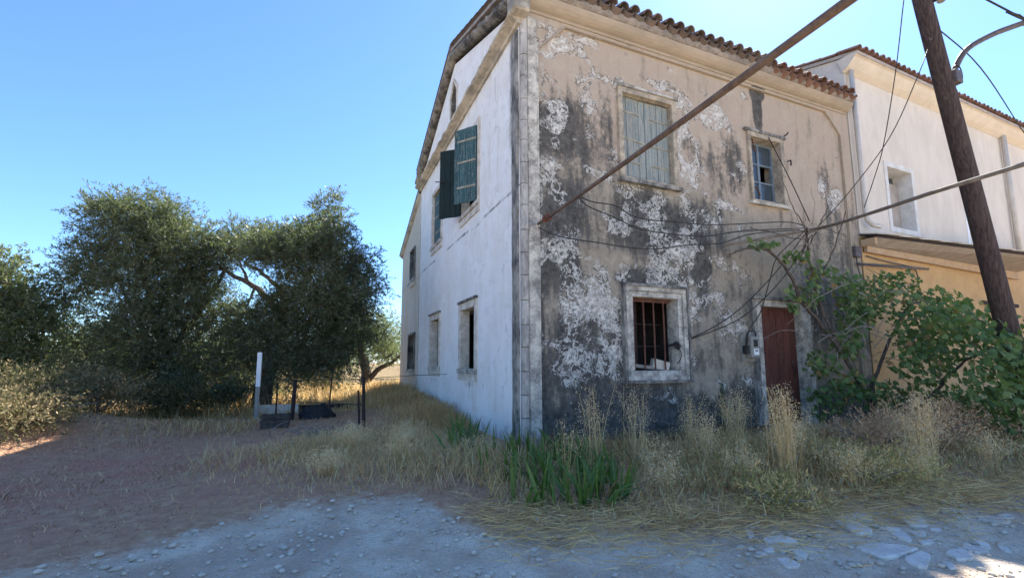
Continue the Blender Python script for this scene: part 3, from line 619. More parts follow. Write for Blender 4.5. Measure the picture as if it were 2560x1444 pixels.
leaf_shutter((.06, ym+.006), (0, 1), GU2[1]-ym-.012, GU2[2]+.01, GU2[3]-.01, 4, M['teal'], 'left leaf of the closed teal shutters', 1)
MB().tube([(-.36, 3.5, 5.42), (-.55, 3.62, 5.44)], .012, 5).obj('shutter_stay', M['rustdark'], house)

# --- corner pilaster of dressed stones
qc = MB().box((.012, .012, -.3), (.29, .25, 7.08)).obj('corner_pilaster', M['trimdark'], house)
z = -.25; k = 0
while z < 7.0:
    h = .37+random.uniform(-.03, .04); z2 = min(z+h, 7.08); r = random.uniform(0, .012); e = .006
    mb = MB(); arc = [(.068+.062*math.cos(a), -.03+.055*math.sin(a)+r) for a in np.linspace(0, -math.pi, 7)]
    arc = [(.122, .03)]+arc+[(-.0, .03)]
    mb.slab([(x, y, z2-e) for x, y in arc], (0, 0, 1), z2-z-2*e); mb.obj('stone', M['quoin'], qc)
    z = z2
o = MB().box((.133, -.045, -.3), (.302, .10, 7.08)).obj('pilaster_face', M['trim'], house, bevel=.01); rough_edges(o, .006, 31, 40)
o = MB().box((-.035, .036, -.3), (.10, .26, 6.84)).obj('pilaster_side', M['trimdark'], house, bevel=.01); rough_edges(o, .007, 32, 40)
MB().box((.305, -.02, -.3), (.345, .03, 6.6)).obj('pilaster_fillet', M['trim'], house)

# --- front cornice, eave mortar, roof
def cornice(x0, x1, name, mat, prof, rough=0., n=90, parent=house):
    xs_ = np.linspace(x0, x1, n); al = []
    for i, x in enumerate(xs_): al.append([(x, y+random.uniform(-rough, rough), zz+random.uniform(-rough, rough)*.7) for y, zz in prof])
    mb = MB(); mb.sweep(None, al); return mb.obj(name, mat, parent, smooth=False)
cornice(-.06, FX1-.05, 'cornice', M['cornice'], [(.05, 7.19), (-.022, 7.19), (-.028, 7.235), (-.075, 7.25), (-.12, 7.275), (-.165, 7.315), (-.195, 7.36), (-.205, 7.40), (.1, 7.41)])
cornice(-.10, FX1-.05, 'eave_mortar', M['mortar'], [(.1, 7.412), (-.21, 7.405), (-.25, 7.44), (-.255, 7.505), (-.235, 7.54), (.1, 7.64)], .012, 150)
roof = MB()
ex = -.30
SL = (RIDGE_Z+.32-7.50)/(RIDGE_Y+.25)
roof.hexa([(-.15, -.22, 7.53), (FX1-.02, -.22, 7.53), (FX1-.02, RIDGE_Y, 9.08), (-.15, RIDGE_Y, 9.08), (-.15, -.22, 7.60), (FX1-.02, -.22, 7.60), (FX1-.02, RIDGE_Y, 9.16), (-.15, RIDGE_Y, 9.16)])
roof.hexa([(-.15, RIDGE_Y+.003, 9.08), (FX1-.02, RIDGE_Y+.003, 9.08), (FX1-.02, 8.25, 7.53), (-.15, 8.25, 7.53), (-.15, RIDGE_Y+.003, 9.16), (FX1-.02, RIDGE_Y+.003, 9.16), (FX1-.02, 8.25, 7.60), (-.15, 8.25, 7.60)])
roof.hexa([(-.1, GY1+.02, 6.95), (FX1-.3, GY1+.02, 6.95), (FX1-.3, 11.8, 5.5), (-.1, 11.8, 5.5), (-.1, GY1+.02, 7.0), (FX1-.3, GY1+.02, 7.0), (FX1-.3, 11.8, 5.58), (-.1, 11.8, 5.58)])
roof = roof.obj('roof', M['mortar'], house)
def tilemesh(name, mat, r=.105, L=.42, n=8):
    vs_, fs = [], []
    for j, (y, rr) in enumerate(((0, r), (L, r*.82))):
        for q, ro in enumerate((rr, rr-.016)):
            for k in range(n+1):
                a = math.pi*k/n; vs_.append((ro*math.cos(a), y, ro*math.sin(a)*.95))
    c = n+1; ix = lambda j, q, k: (j*2+q)*c+k
    for k in range(n):
        fs += [(ix(0, 0, k), ix(0, 0, k+1), ix(1, 0, k+1), ix(1, 0, k)), (ix(0, 1, k+1), ix(0, 1, k), ix(1, 1, k), ix(1, 1, k+1)), (ix(0, 0, k+1), ix(0, 0, k), ix(0, 1, k), ix(0, 1, k+1))]
    fs += [(ix(0, 0, 0), ix(1, 0, 0), ix(1, 1, 0), ix(0, 1, 0)), (ix(0, 0, n), ix(0, 1, n), ix(1, 1, n), ix(1, 0, n))]
    mb = MB(); mb.add(vs_, fs); return mb.mesh(name, mat, smooth=False)
TM, TMR = tilemesh('tile', M['tile']), tilemesh('tile', M['tilered'])
TB, TBR = tilemesh('tile', M['tile'], .115, .42, 6), tilemesh('tile', M['tilered'], .115, .42, 6)
sang = math.atan(SL)
x = -.15; tiles = []
while x < FX1-.1:
    red = x > 5.55; dz = -.06 if red else 0
    for c in range(2):
        yy = -.335+c*.36+random.uniform(-.02, .02); zz = 7.535+dz+(yy+.335)*SL+c*.03+random.uniform(-.008, .008)
        meshobj('tile', TMR if red else TM, roof, (x+random.uniform(-.012, .012), yy, zz+.06), (sang+random.uniform(-.03, .03), random.uniform(-.05, .05), random.uniform(-.05, .05)))
        meshobj('tile', TBR if red else TB, roof, (x+.13, yy+.03, zz+.07), (sang, math.pi, 0))
    x += .259
# the courses higher up, out of sight from the street, joined
cv, cf = [], []; prof = []
nx = 34*8; xs_ = np.linspace(-.14, FX1-.05, nx); pz = .07*np.abs(np.sin(np.pi*(xs_+.28)/.259))
allv, allf = [], []
for side in (1, -1):
    for c in range(2 if side == 1 else 0, 12):
        ya = -.3+c*.36; yb_ = min(ya+.40, RIDGE_Y); 
        za = 7.60+(ya+.3)*SL+.05; zb = 7.60+(yb_+.3)*SL+.03
        if side == -1: ya, yb_ = 2*RIDGE_Y-ya, 2*RIDGE_Y-yb_
        b = len(allv); allv += [(xs_[k], ya, za+pz[k]) for k in range(nx)]+[(xs_[k], yb_, zb+pz[k]) for k in range(nx)]
        allf += [(b+k, b+k+1, b+nx+k+1, b+nx+k) for k in range(nx-1)]
me = npmesh('tile_courses', np.array(allv), np.array(allf), M['tile'], smooth=True); meshobj('tile_courses', me, roof, kind='stuff')
MB().tube([(-.16, RIDGE_Y, 9.17), (FX1, RIDGE_Y, 9.17)], .10, 10).obj('ridge_cap', M['tile'], roof)
# --- gable cornice (level) and raking verge
al = []
for y in np.linspace(-.06, GY1+.02, 70):
    j = lambda a=.012: random.uniform(-a, a)
    al.append([(.03, y, 6.88), (-.05, y, 6.885+j(.006)), (-.07, y, 6.92), (-.17, y, 6.955+j(.008)), (-.215+j(), y, 6.975+j()), (-.22+j(), y, 7.01+j()), (.03, y, 7.06)])
mb = MB(); mb.sweep(None, al); mb.add(al[0], [tuple(range(7))]); mb.add(al[-1], [tuple(range(7))]); mb.obj('gable_cornice', M['gcornice'], house)
for sgn, nm in ((0, 'a'), (1, 'b')):
    al = []
    for t in np.linspace(0, 1, 44):
        y = (-.3+t*(RIDGE_Y+.3)) if not sgn else (8.36-t*(8.36-RIDGE_Y)); j = lambda a=.015: random.uniform(-a, a)
        zb = 7.08+(RIDGE_Z-7.08)*(1-abs(y-RIDGE_Y)/4.33)
        al.append([(.03, y, zb+.10), (-.05, y, zb+.10+j(.006)), (-.11+j(.008), y, zb+.12), (-.155+j(), y, zb+.15+j(.012)), (-.17+j(), y, zb+.19+j(.018)), (-.165+j(), y, zb+.235+j(.018)), (.05, y, zb+.30)])
    mb = MB(); mb.sweep(None, al); mb.add(al[0], [tuple(range(7))]); mb.obj('raking_verge', M['rakedark'], house)
MB().box((-.20, -.26, 6.98), (.10, .06, 7.42)).obj('corner_block', M['gcornice'], house, bevel=.03)
al = []
for y in np.linspace(GY1+.03, 11.75, 30): al.append([(.03, y, wingtop(y)-.08), (-.06, y, wingtop(y)-.02), (-.09+random.uniform(-.01, .01), y, wingtop(y)+.06+random.uniform(-.015, .015)), (.05, y, wingtop(y)+.13)])
mb = MB(); mb.sweep(None, al); mb.obj('wing_verge', M['gcornice'], house)
MB().box((-.02, GY1-.03, .0), (.025, GY1+.012, 6.84)).obj('corner_strip', M['gtrim'], house)

# ------------------------------------------------------------------ RIGHT HOUSE (long, cream), turned 1.5 degrees
RA = rad(1.5)
def rot(p): 
    x, y, z = p; return (8.76+(x-8.76)*math.cos(RA)-y*math.sin(RA), (x-8.76)*math.sin(RA)+y*math.cos(RA), z)
def R_(mb): mb.v = [rot(v) for v in mb.v]; return mb
rh = thing('cream_house', 'long cream rendered house with tiled eave and lean-to, right of the derelict house', 'house', (8.76, 0, 0))
RWN = (10.19, 11.30, 4.60, 6.18); RX1 = 24.
def wallrect(mb, x0, x1, z0, z1, hole, y0=0., y1=.5):
    a, b, c, d = hole
    mb.box((x0, y0, z0), (a, y1, z1)); mb.box((b, y0, z0), (x1, y1, z1)); mb.box((a, y0, z0), (b, y1, c)); mb.box((a, y0, d), (b, y1, z1)); return mb
R_(wallrect(MB(), 8.76, RX1, 4.16, 8.56, RWN)).obj('front_wall', M['whitewall'], rh)
R_(MB().box((8.76, 0.0, -.4), (RX1, .5, 4.157))).obj('lower_wall', M['yellow'], rh)
R_(MB().hexa([(8.76, .503, -.4), (8.761, 9, -.4), (9.2, 9, -.4), (9.2, .503, -.4), (8.76, .503, 8.85), (8.761, 9, 11.39), (9.2, 9, 11.39), (9.2, .503, 8.85)])).obj('side_wall', M['whitewall'], rh)
R_(MB().hexa([(8.76, .0, 8.563), (8.76, .5, 8.563), (9.2, .5, 8.563), (9.2, .0, 8.563), (8.76, .0, 8.70), (8.76, .5, 8.85), (9.2, .5, 8.85), (9.2, .0, 8.70)])).obj('gable_corner', M['whitewall'], rh)
R_(MB().box((9.21, 8.6, -.4), (RX1, 9, 11.3))).obj('rear_wall', M['whitewall'], rh)
R_(MB().hexa([(8.70, -.36, 8.60), (RX1, -.36, 8.60), (RX1, 9.2, 11.46), (8.70, 9.2, 11.46), (8.70, -.36, 8.68), (RX1, -.36, 8.68), (RX1, 9.2, 11.56), (8.70, 9.2, 11.56)])).obj('roof_slab', M['soffit'], rh)
mb = MB(); mb.sweep(None, [[(x, -.005, 8.32), (x, -.04, 8.34), (x, -.14, 8.40), (x, -.24, 8.50), (x, -.29, 8.58), (x, -.34, 8.60), (x, -.34, 8.66), (x, .1, 8.68)] for x in np.linspace(8.68, RX1, 40)])
mb.add([(8.68, -.005, 8.32), (8.68, -.14, 8.40), (8.68, -.34, 8.60), (8.68, -.34, 8.66), (8.68, .1, 8.68)], [(0, 1, 2, 3, 4)]); R_(mb).obj('eave_cornice', M['eavecream'], rh)
rtop = R_(MB().box((8.72, -.33, 8.662), (RX1, -.30, 8.70))).obj('eave_batten', M['mortar'], rh)
TM2 = tilemesh('tile', M['tilered'], .095, .5, 6)
x = 8.72
while x < RX1:
    p = Vector(rot((x, -.42+random.uniform(-.015, .015), 8.70)))-Vector((8.76, 0, 0)); meshobj('tile', TM2, rtop, p, (math.atan(.30), 0, RA+random.uniform(-.04, .04))); x += .235
p0 = 8.70
for k in range(22):      # verge tiles climbing the side gable
    yy = .1+k*.4; p = Vector(rot((8.74, yy, 8.69+(yy+.36)*.299)))-Vector((8.76, 0, 0)); meshobj('tile', TM2, rtop, p, (math.atan(.30), 0, RA))
w = R_(ring_x(reveal_x(MB(), RWN, .0, .45, .0031), RWN, .14, -.02, .0, (.13, .13, .13, .13))).obj('window', M['wtrim'], rh, label='deep set window with white painted surround')
R_(MB().box((RWN[0]+.02, .36, RWN[2]), (RWN[0]+.42, .41, RWN[3]-.01))).obj('window_frame', M['rustdark'], w)
R_(MB().box((RWN[0]+.43, .40, RWN[2]), (RWN[1], .44, RWN[3]))).obj('pane', M['glass'], w)
R_(MB().box((RWN[0]+.43, .30, RWN[2]+.004), (RWN[1]-.004, .34, RWN[2]+1.35))).obj('blind', M['soffit'], w)
def rt(pts, r, name, mat, n=8, parent=rh, smooth=True): return R_(MB().tube(pts, r, n)).obj(name, mat, parent, smooth=smooth)
rt([(8.87, -.10, 8.36), (8.87, -.10, 4.75), (8.87, -.13, 4.55), (8.98, -.18, 4.44), (9.18, -.22, 4.42)], .055, 'downpipe', M['pipe'])
rt([(16.9, -.10, 8.36), (16.9, -.10, 4.35)], .07, 'downpipe', M['pipe'])
R_(MB().box((14.0, -.012, 4.2), (14.12, -.001, 8.3))).obj('wall_strip', M['whitepaint'], rh)
# lean-to canopy
can = MB().slab([(8.70, -.02, 4.24), (8.70, -.36, 4.115), (16.5, -.98, 4.115), (16.5, .1, 4.30)], (0, 0, 1), .035).obj('canopy', M['rustdark'], rh)
n_t = 22
for k in range(n_t):
    x0 = 8.70+k*.36; x1 = x0+.43; f = lambda x: -.40-(x-8.7)*.0785; zz = 4.135+(k % 2)*.012
    MB().hexa([(x0, f(x0), zz), (x1, f(x1)-.02, zz+.012), (x1, f(x1)+.5, zz+.13), (x0, f(x0)+.5, zz+.12), (x0, f(x0), zz+.025), (x1, f(x1)-.02, zz+.037), (x1, f(x1)+.5, zz+.155), (x0, f(x0)+.5, zz+.145)]).obj('tile', M['stone'], can)
MB().slab([(8.80, -.33, 4.075), (16.5, -.90, 4.075), (16.5, .1, 3.93), (8.80, -.03, 3.95)][::-1], (0, 0, -1), .02).obj('soffit_board', M['soffit'], can)
mb = MB().hexa([(8.80, -.10, 3.80), (16.5, .06, 3.70), (16.5, .12, 3.70), (8.80, -.03, 3.80), (8.80, -.10, 3.94), (16.5, .06, 3.92), (16.5, .12, 3.92), (8.80, -.03, 3.94)]); mb.obj('fascia_board', M['beigeboard'], can)
MB().box((8.72, -.32, 3.93), (8.80, -.02, 4.09)).obj('beam_end', M['beigeboard'], can)
rt([(8.36, -.12, 3.47), (11.35, -.12, 3.60)], .03, 'bracket_bar', M['steel'])
rt(spline([(8.85, -.04, 3.72), (9.6, -.05, 3.66), (10.6, -.05, 3.62), (10.9, -.05, 3.55), (10.98, -.05, 3.3), (10.98, -.05, 2.6)], 3), .014, 'wall_conduit', M['steel'], 5)
R_(MB().box((15.3, -.06, 1.6), (15.5, .0, 3.6))).obj('rusty_upright', M['rustdark'], rh)
R_(MB().box((14.2, -.08, 2.85), (16.4, -.02, 2.95))).obj('rusty_rail', M['rustdark'], rh)

# ------------------------------------------------------------------ POLE, LAMP ARM, CABLES
pole = thing('utility_pole', 'tall dark creosoted wooden utility pole leaning left behind the vine', 'pole', (8.22, -2.66, 0))
PB, PT = Vector((8.12, -2.66, -.15)), Vector((6.22, -2.62, 7.9))
pp = [PB.lerp(PT, t) for t in np.linspace(0, 1, 12)]
MB().tube(pp, [.152-.03*t for t in np.linspace(0, 1, 12)], 14).obj('shaft', M['pole'], pole, smooth=True)
def onp(z): return PB.lerp(PT, (z-PB.z)/(PT.z-PB.z))
a = onp(6.05)
arm = spline([a+Vector((.14, -.06, -.05)), a+Vector((.22, -.10, .15)), a+Vector((.42, -.2, .48)), a+Vector((.85, -.38, .75)), a+Vector((1.25, -.55, .92)), a+Vector((1.9, -.82, 1.18))], 4)
MB().tube(arm, .045, 8).obj('lamp_arm', M['steel'], pole, smooth=True)
MB().tube([arm[-1]+Vector((-.5, .2, -.2)), arm[-1]], .07, 8).obj('lamp_collar', M['steel'], pole)
e_ = arm[-1]; hd = MB(); hd.hexa([e_+Vector(v) for v in ((-.02, -.10, -.07), (.5, -.32, .10), (.56, -.16, .10), (.06, .06, -.07), (.0, -.07, .06), (.5, -.28, .19), (.54, -.19, .19), (.06, .03, .06))]); hd.obj('lamp_head', M['steel'], pole, bevel=.02)
MB().box(a+Vector((.05, -.17, -.16)), a+Vector((.24, .0, .06))).obj('arm_clamp', M['steel'], pole, bevel=.01)
mb = MB().tube([a+Vector((.16+.12*math.cos(t), -.15, .0+.16*math.sin(t))) for t in np.linspace(-1.6, 2.4, 14)], .009, 5); mb.obj('loose_wire', M['wire'], pole)
a = onp(7.35)
MB().tube([a+Vector((.05, -.12, -.05)), a+Vector((.9, -.45, .36))], .05, 6).obj('cross_arm', M['pole'], pole)
MB().tube([a+Vector((.1, -.2, -.12)), a+Vector((.16, -.2, .14))], .06, 8).obj('insulator', M['meter'], pole)
for z in (5.6, 6.6): 
    a = onp(z); MB().tube([a+Vector((-.17, -.04, 0)), a+Vector((-.24, -.05, .01))], .014, 5).obj('step_bolt', M['steel'], pole)
def cable(name, pts, r, mat, label, cat='cable', n=6, sm=6, jit=0, group=None):
    q = spline(pts, sm, jit) if sm else [Vector(p) for p in pts]
    return MB().tube(q, r, n).obj(name, mat, None, smooth=True, label=label, cat=cat, group=group)
c1a, c1b = Vector((.31, .0, 3.48)), Vector((-.90, -5.59, 2.745))
c1p = [c1a.lerp(c1b, t)+Vector((0, 0, -.012*math.sin(t*3.14))) for t in np.linspace(0, 1.2, 30)]+[Vector((-1.35, -9.0, 2.9)), Vector((-1.6, -13.0, 3.9)), Vector((-1.8, -18.0, 5.6))]
oc = thing('overhead_cable', 'thick rusty brown cable running from the corner pilaster up across the facade', 'cable', c1a)
MB().tube(c1p, .0225, 8).obj('sheath', M['cable'], oc, smooth=True)
kn = MB(); b = c1a.lerp(c1b, .085)
for k in range(4): 
    q = b+Vector((-.015*k, -.07*k, -.01*k)); kn.tube([q+Vector((.045*math.cos(t), .012*math.sin(t*2), .045*math.sin(t))) for t in np.linspace(0, 6.28, 11)], .012, 5)
kn.obj('wire_binding', M['rust'], oc)
cable('overhead_cable', [(4.0, -.35, 3.42), (4.83, -.43, 3.60), (6.0, -.6, 3.86), (6.1, -1.4, 3.80), (5.3, -2.4, 3.62), (4.42, -2.56, 3.40)][:3]+[(5.6, -1.3, 3.72), (4.95, -2.35, 3.56), (4.45, -3.3, 3.46), (4.35, -4.13, 3.46), (4.2, -5.6, 3.48), (3.8, -9.0, 3.9), (3.4, -15.0, 5.6)], .027, M['cablegrey'], 'grey brown cable rising from the vine tangle past the wooden pole to the right edge')
cable('thin_wire', [(5.28, -2.84, 6.84), (5.79, -2.4, 6.06), (6.23, -1.92, 5.15), (6.73, -1.5, 4.85), (7.05, -1.06, 4.32)], .008, M['wire'], 'thin wire dropping straight down past the cream wall, left of the pole', 'wire', 5)
PTW = onp(6.55)
cable('thin_wire', [PTW+Vector((-.15, 0, 0)), (5.74, -2.69, 5.75), (5.70, -2.26, 4.95), (5.5, -1.7, 4.2), (5.24, -1.31, 3.68)], .008, M['wire'], 'thin wire slanting from the pole down to the vine tangle', 'wire', 5)
cable('thin_wire', [onp(7.0)+Vector((.15, 0, 0)), (8.18, -2.58, 6.65), (11.5, -1.95, 6.48), (14.8, -1.32, 6.36)], .010, M['wire'], 'thin wire running from the pole right over the cream roof', 'wire', 5)
cable('thin_wire', [(-.2, -2.9, 7.35), (3.83, -4.2, 5.25), (4.16, -4.32, 5.08), (4.46, -4.42, 4.92), (9.5, -6.1, 2.9), (12.5, -7.1, 2.6)], .010, M['wire'], 'short thin wire crossing the top right corner of the sky', 'wire', 5)
cable('wire_stay', [(5.85, -.0, 6.11), (5.95, -.32, 5.09), (6.07, -.6, 4.05)], .010, M['wire'], 'straight dark stay from the upper right window down to the tangle', 'wire', 5)
cable('wall_wire', [(.77, -.5, 3.86), (1.07, -.43, 3.82), (1.51, -.46, 3.8), (1.97, -.4, 3.68), (2.8, -.4, 3.7), (3.7, -.5, 3.73), (5.35, -.57, 3.96), (5.91, -.6, 3.94)], .010, M['wire'], 'black wire sagging under the blue shutters, topmost of the wall wires', 'wire', 5, group='wires along the facade')
cable('wall_wire', [(.29, -.03, 3.43), (.65, -.13, 3.28), (1.36, -.2, 3.23), (1.96, -.26, 3.19), (2.49, -.33, 3.21), (3.06, -.4, 3.32), (3.76, -.46, 3.4), (4.5, -.53, 3.64), (5.76, -.6, 3.84)], .010, M['wire'], 'black wire starting at the corner pilaster, lowest of the wall wires', 'wire', 5, group='wires along the facade')
cable('wall_wire', [(.79, -.5, 3.83), (1.0, -.42, 3.74), (1.43, -.45, 3.62), (1.96, -.48, 3.46), (2.62, -.5, 3.44), (3.32, -.52, 3.47), (3.97, -.55, 3.6), (4.67, -.57, 3.72), (5.88, -.6, 3.89)], .010, M['wire'], 'black wire sagging between the other two wall wires', 'wire', 5, group='wires along the facade')
cable('window_wire', [(2.98, .12, 1.57), (3.6, -.14, 1.81), (4.36, -.29, 2.26), (5.19, -.44, 2.98), (5.89, -.6, 3.77)], .010, M['wire'], 'black wire tied to the window bars, upper of the pair', 'wire', 5)
cable('window_wire', [(2.98, .12, 1.55), (3.82, -.1, 1.83), (4.41, -.23, 2.08), (4.82, -.35, 2.39), (5.37, -.48, 2.91), (6.11, -.6, 3.79)], .010, M['wire'], 'black wire tied to the window bars, lower and more slack of the pair', 'wire', 5)
mb = MB(); 
for k in range(6):
    c = Vector((3.03+.01*k, -.02, 1.57+random.uniform(-.03, .03))); rr = random.uniform(.03, .06); ph = random.uniform(0, 6)
    mb.tube([c+Vector((rr*math.cos(t+ph), .02*math.sin(3*t), rr*math.sin(t+ph)*.8)) for t in np.linspace(0, 6.0, 12)], .008, 5)
mb.tube(spline([(3.05, -.02, 1.55), (3.13, -.03, 1.45), (3.12, -.03, 1.33), (3.05, -.01, 1.24)], 5), .009, 5)
mb.obj('wire_knot', M['wire'], None, label='knot of black wire looped on the window bars', cat='wire')
cable('meter_wire', [(4.66, -.1, 1.45), (4.60, -.2, 1.65), (4.62, -.25, 1.89), (4.8, -.36, 2.2), (5.0, -.45, 2.81), (5.17, -.53, 3.28), (5.94, -.6, 3.86)], .010, M['wire'], 'black wire running down to the electricity meter beside the door', 'wire', 5)
# meter
mt = thing('electricity_meter', 'grey electricity meter box on the wall left of the red door', 'meter box', (4.85, 0, 1.3))
MB().box((4.66, -.02, 1.28), (5.0, .03, 1.8)).obj('backplate', M['meter'], mt)
MB().box((4.75, -.17, 1.34), (4.98, -.022, 1.76)).obj('body', M['meter'], mt, bevel=.02)
MB().box((4.80, -.178, 1.56), (4.90, -.168, 1.69)).obj('display', M['black'], mt)
MB().box((4.79, -.18, 1.40), (4.92, -.17, 1.52)).obj('label_plate', M['whitepaint'], mt)
MB().box((4.82, -.185, 1.47), (4.89, -.1805, 1.495)).obj('label_slot', M['black'], mt)
MB().box((4.66, -.12, 1.42), (4.745, -.022, 1.58)).obj('fuse_box', M['black'], mt, bevel=.01)
MB().tube(spline([(4.7, -.08, 1.58), (4.70, -.12, 1.8), (4.80, -.14, 1.86), (4.92, -.12, 1.84), (5.0, -.06, 1.72)], 5), .013, 6).obj('conduit', M['black'], mt)
jb = thing('junction_box', 'small dark junction box high on the corner beside the yellow wall', 'junction box', (8.45, -.02, 3.6))
MB().box((8.36, -.10, 3.65), (8.6, .03, 3.9)).obj('body', M['steel'], jb, bevel=.01)
MB().tube(spline([(8.45, -.05, 3.65), (8.45, -.06, 3.4), (8.55, -.06, 3.2), (8.68, -.05, 3.15)], 4), .014, 5).obj('conduit', M['steel'], jb)
# blocks lying in the barred window
o = MB().box((-.17, -.06, 0), (.17, .06, .17)); ob = o.obj('building_block', M['block'], None, bevel=.01, label='cream building block leaning behind the window bars', cat='block'); ob.location = (2.86, .25, 1.135); ob.rotation_euler = (0, rad(14), rad(-8))
o = MB().box((-.36, -.045, 0), (.36, .045, .06)); ob = o.obj('board', M['greyboard'], None, bevel=.005, label='grey board lying behind the window bars, left of the block', cat='board'); ob.location = (2.50, .25, 1.16); ob.rotation_euler = (0, rad(6), rad(2))

# ------------------------------------------------------------------ vegetation builders
def unit(a): return a/np.maximum(np.linalg.norm(a, axis=-1, keepdims=True), 1e-6)
def leaf_quads(P, D, L, Wd, fold=.0):
    """diamond leaves: base P, direction D, lengths L, widths Wd; one quad each"""
    n = len(P); s = unit(np.cross(D, RNG.normal(size=(n, 3)))); L = np.broadcast_to(np.asarray(L), (n,))[:, None]; Wd = np.broadcast_to(np.asarray(Wd), (n,))[:, None]
    up = np.cross(s, D)*L*fold
    V = np.stack([P, P+D*L*.5+s*Wd*.5+up, P+D*L, P+D*L*.5-s*Wd*.5+up], 1).reshape(-1, 3)
    return V, np.arange(4*n).reshape(n, 4)
def crown_mesh(name, blobs, n_leaf, mat, L=.085, Wd=.02, per=12, droop=.25, shell=.55, noise=.28, tone=0.):
    vol = np.array([b[3]*b[4]*b[5] for b in blobs])**.75; vol /= vol.sum(); Vs, tt = [], []
    for b, v in zip(blobs, vol):
        ns = max(4, int(n_leaf*v/per)); d = unit(RNG.normal(size=(ns, 3)))
        rr = shell+(1-shell)*RNG.random(ns)**.6; rr = np.where(RNG.random(ns) < .25, RNG.random(ns)**.5*shell, rr)
        lump = 1+noise*vnoise(d[:, 0]*3+b[0], d[:, 1]*3+d[:, 2]*4+b[2], int(abs(b[0]*37+b[2]*11)) % 1000+5, 2.2)*2
        c = np.array(b[:3])+d*np.array(b[3:6])*(rr*lump)[:, None]
        sd_ = unit(d*.9+RNG.normal(size=(ns, 3))*.7+np.array([0, 0, .35])); sl_ = RNG.uniform(.18, .42, ns)
        t = RNG.random((ns, per)); P = c[:, None]+sd_[:, None]*(t*sl_[:, None])[..., None]+np.array([0, 0, -droop])*(t**2*sl_[:, None])[..., None]
        D = unit(sd_[:, None]*.75+RNG.normal(size=(ns, per, 3))*.6); P = P.reshape(-1, 3); D = D.reshape(-1, 3)
        V, _ = leaf_quads(P, D, L*RNG.uniform(.7, 1.25, len(P)), Wd*RNG.uniform(.8, 1.3, len(P))); Vs.append(V)
        base = np.clip(RNG.random(ns)*.6+RNG.normal(size=ns)*.1, 0, 1)
        tt.append(np.repeat(np.clip((base[:, None]+RNG.random((ns, per))*.4+tone).ravel(), 0, 1), 4))
    V = np.concatenate(Vs); return V, np.arange(len(V)).reshape(-1, 4), np.concatenate(tt)
def tree(label, base, trunk, limbs, blobs, n_leaf, mat, name='olive_tree', group='olive trees', cat='tree', twigs=60, **kw):
    t = thing(name, label, cat, base, group)
    for pts, r0_, r1_ in trunk:
        q = spline(pts, 5, .015); MB().tube(q, list(np.linspace(r0_, r1_, len(q))), 9).obj('trunk', M['bark'], t, smooth=True)
    for pts, r0_, r1_ in limbs:
        q = spline(pts, 5, .02); MB().tube(q, list(np.linspace(r0_, r1_, len(q))), 6).obj('branch', M['bark'], t, smooth=True)
    mb = MB()
    for k in range(twigs):
        b = random.choice(blobs); c = Vector(b[:3]); e = c+Vector([random.uniform(-1, 1)*b[3+i]*.8 for i in range(3)]); s = c+Vector([random.uniform(-.5, .5)*b[3+i] for i in range(3)])-Vector((0, 0, b[5]*.3))
        mb.tube(spline([s, (s+e)/2+Vector((0, 0, random.uniform(-.15, .15))), e], 3), [.022, .02, .018, .015, .012, .009, .006], 4)
    mb.obj('twigs', M['bark'], t, kind='stuff')
    V, Fq, tint = crown_mesh('crown', blobs, n_leaf, mat, **kw)
    meshobj('crown', npmesh('crown', V, Fq, mat, {'tint': tint}, off=base), t, kind='stuff')
    return t
# big olives in the middle left
tree('big dense olive tree with a tall rounded crown, left of the white post', (-6.3, 8.4, 0),
     [([(-6.3, 8.4, -.1), (-6.35, 8.4, .7), (-6.6, 8.3, 1.5), (-6.9, 8.2, 2.6)], .24, .13)],
     [([(-6.5, 8.35, 1.2), (-7.2, 8.3, 2.2), (-7.9, 8.5, 3.6)], .10, .03), ([(-6.9, 8.2, 2.6), (-7.3, 8.2, 3.8), (-7.5, 8.3, 5.0)], .10, .03), ([(-6.6, 8.3, 1.5), (-5.8, 8.0, 2.8), (-5.3, 7.9, 3.9)], .09, .03)],
     [(-7.5, 8.3, 4.85, 1.15, 1.0, .85), (-8.15, 8.5, 5.2, .6, .6, .55), (-6.9, 8.1, 5.0, .7, .7, .6), (-6.3, 7.9, 4.4, .95, .9, .7), (-8.3, 8.6, 3.9, .8, .8, .65), (-7.0, 8.2, 3.6, 1.3, 1.1, .9), (-8.9, 8.9, 3.3, .55, .6, .7), (-6.3, 8.0, 2.9, .9, .9, .8), (-7.2, 8.2, 2.3, 1.1, 1.0, .7), (-6.2, 8.1, 1.7, .9, .9, .7), (-7.1, 8.3, 1.1, 1.0, .8, .6), (-5.5, 7.9, 4.3, .7, .7, .5), (-8.1, 8.7, 1.9, .6, .6, .6), (-5.9, 8.1, .9, .8, .7, .6)], 130000, M['olive'], L=.11, Wd=.02, noise=.36)
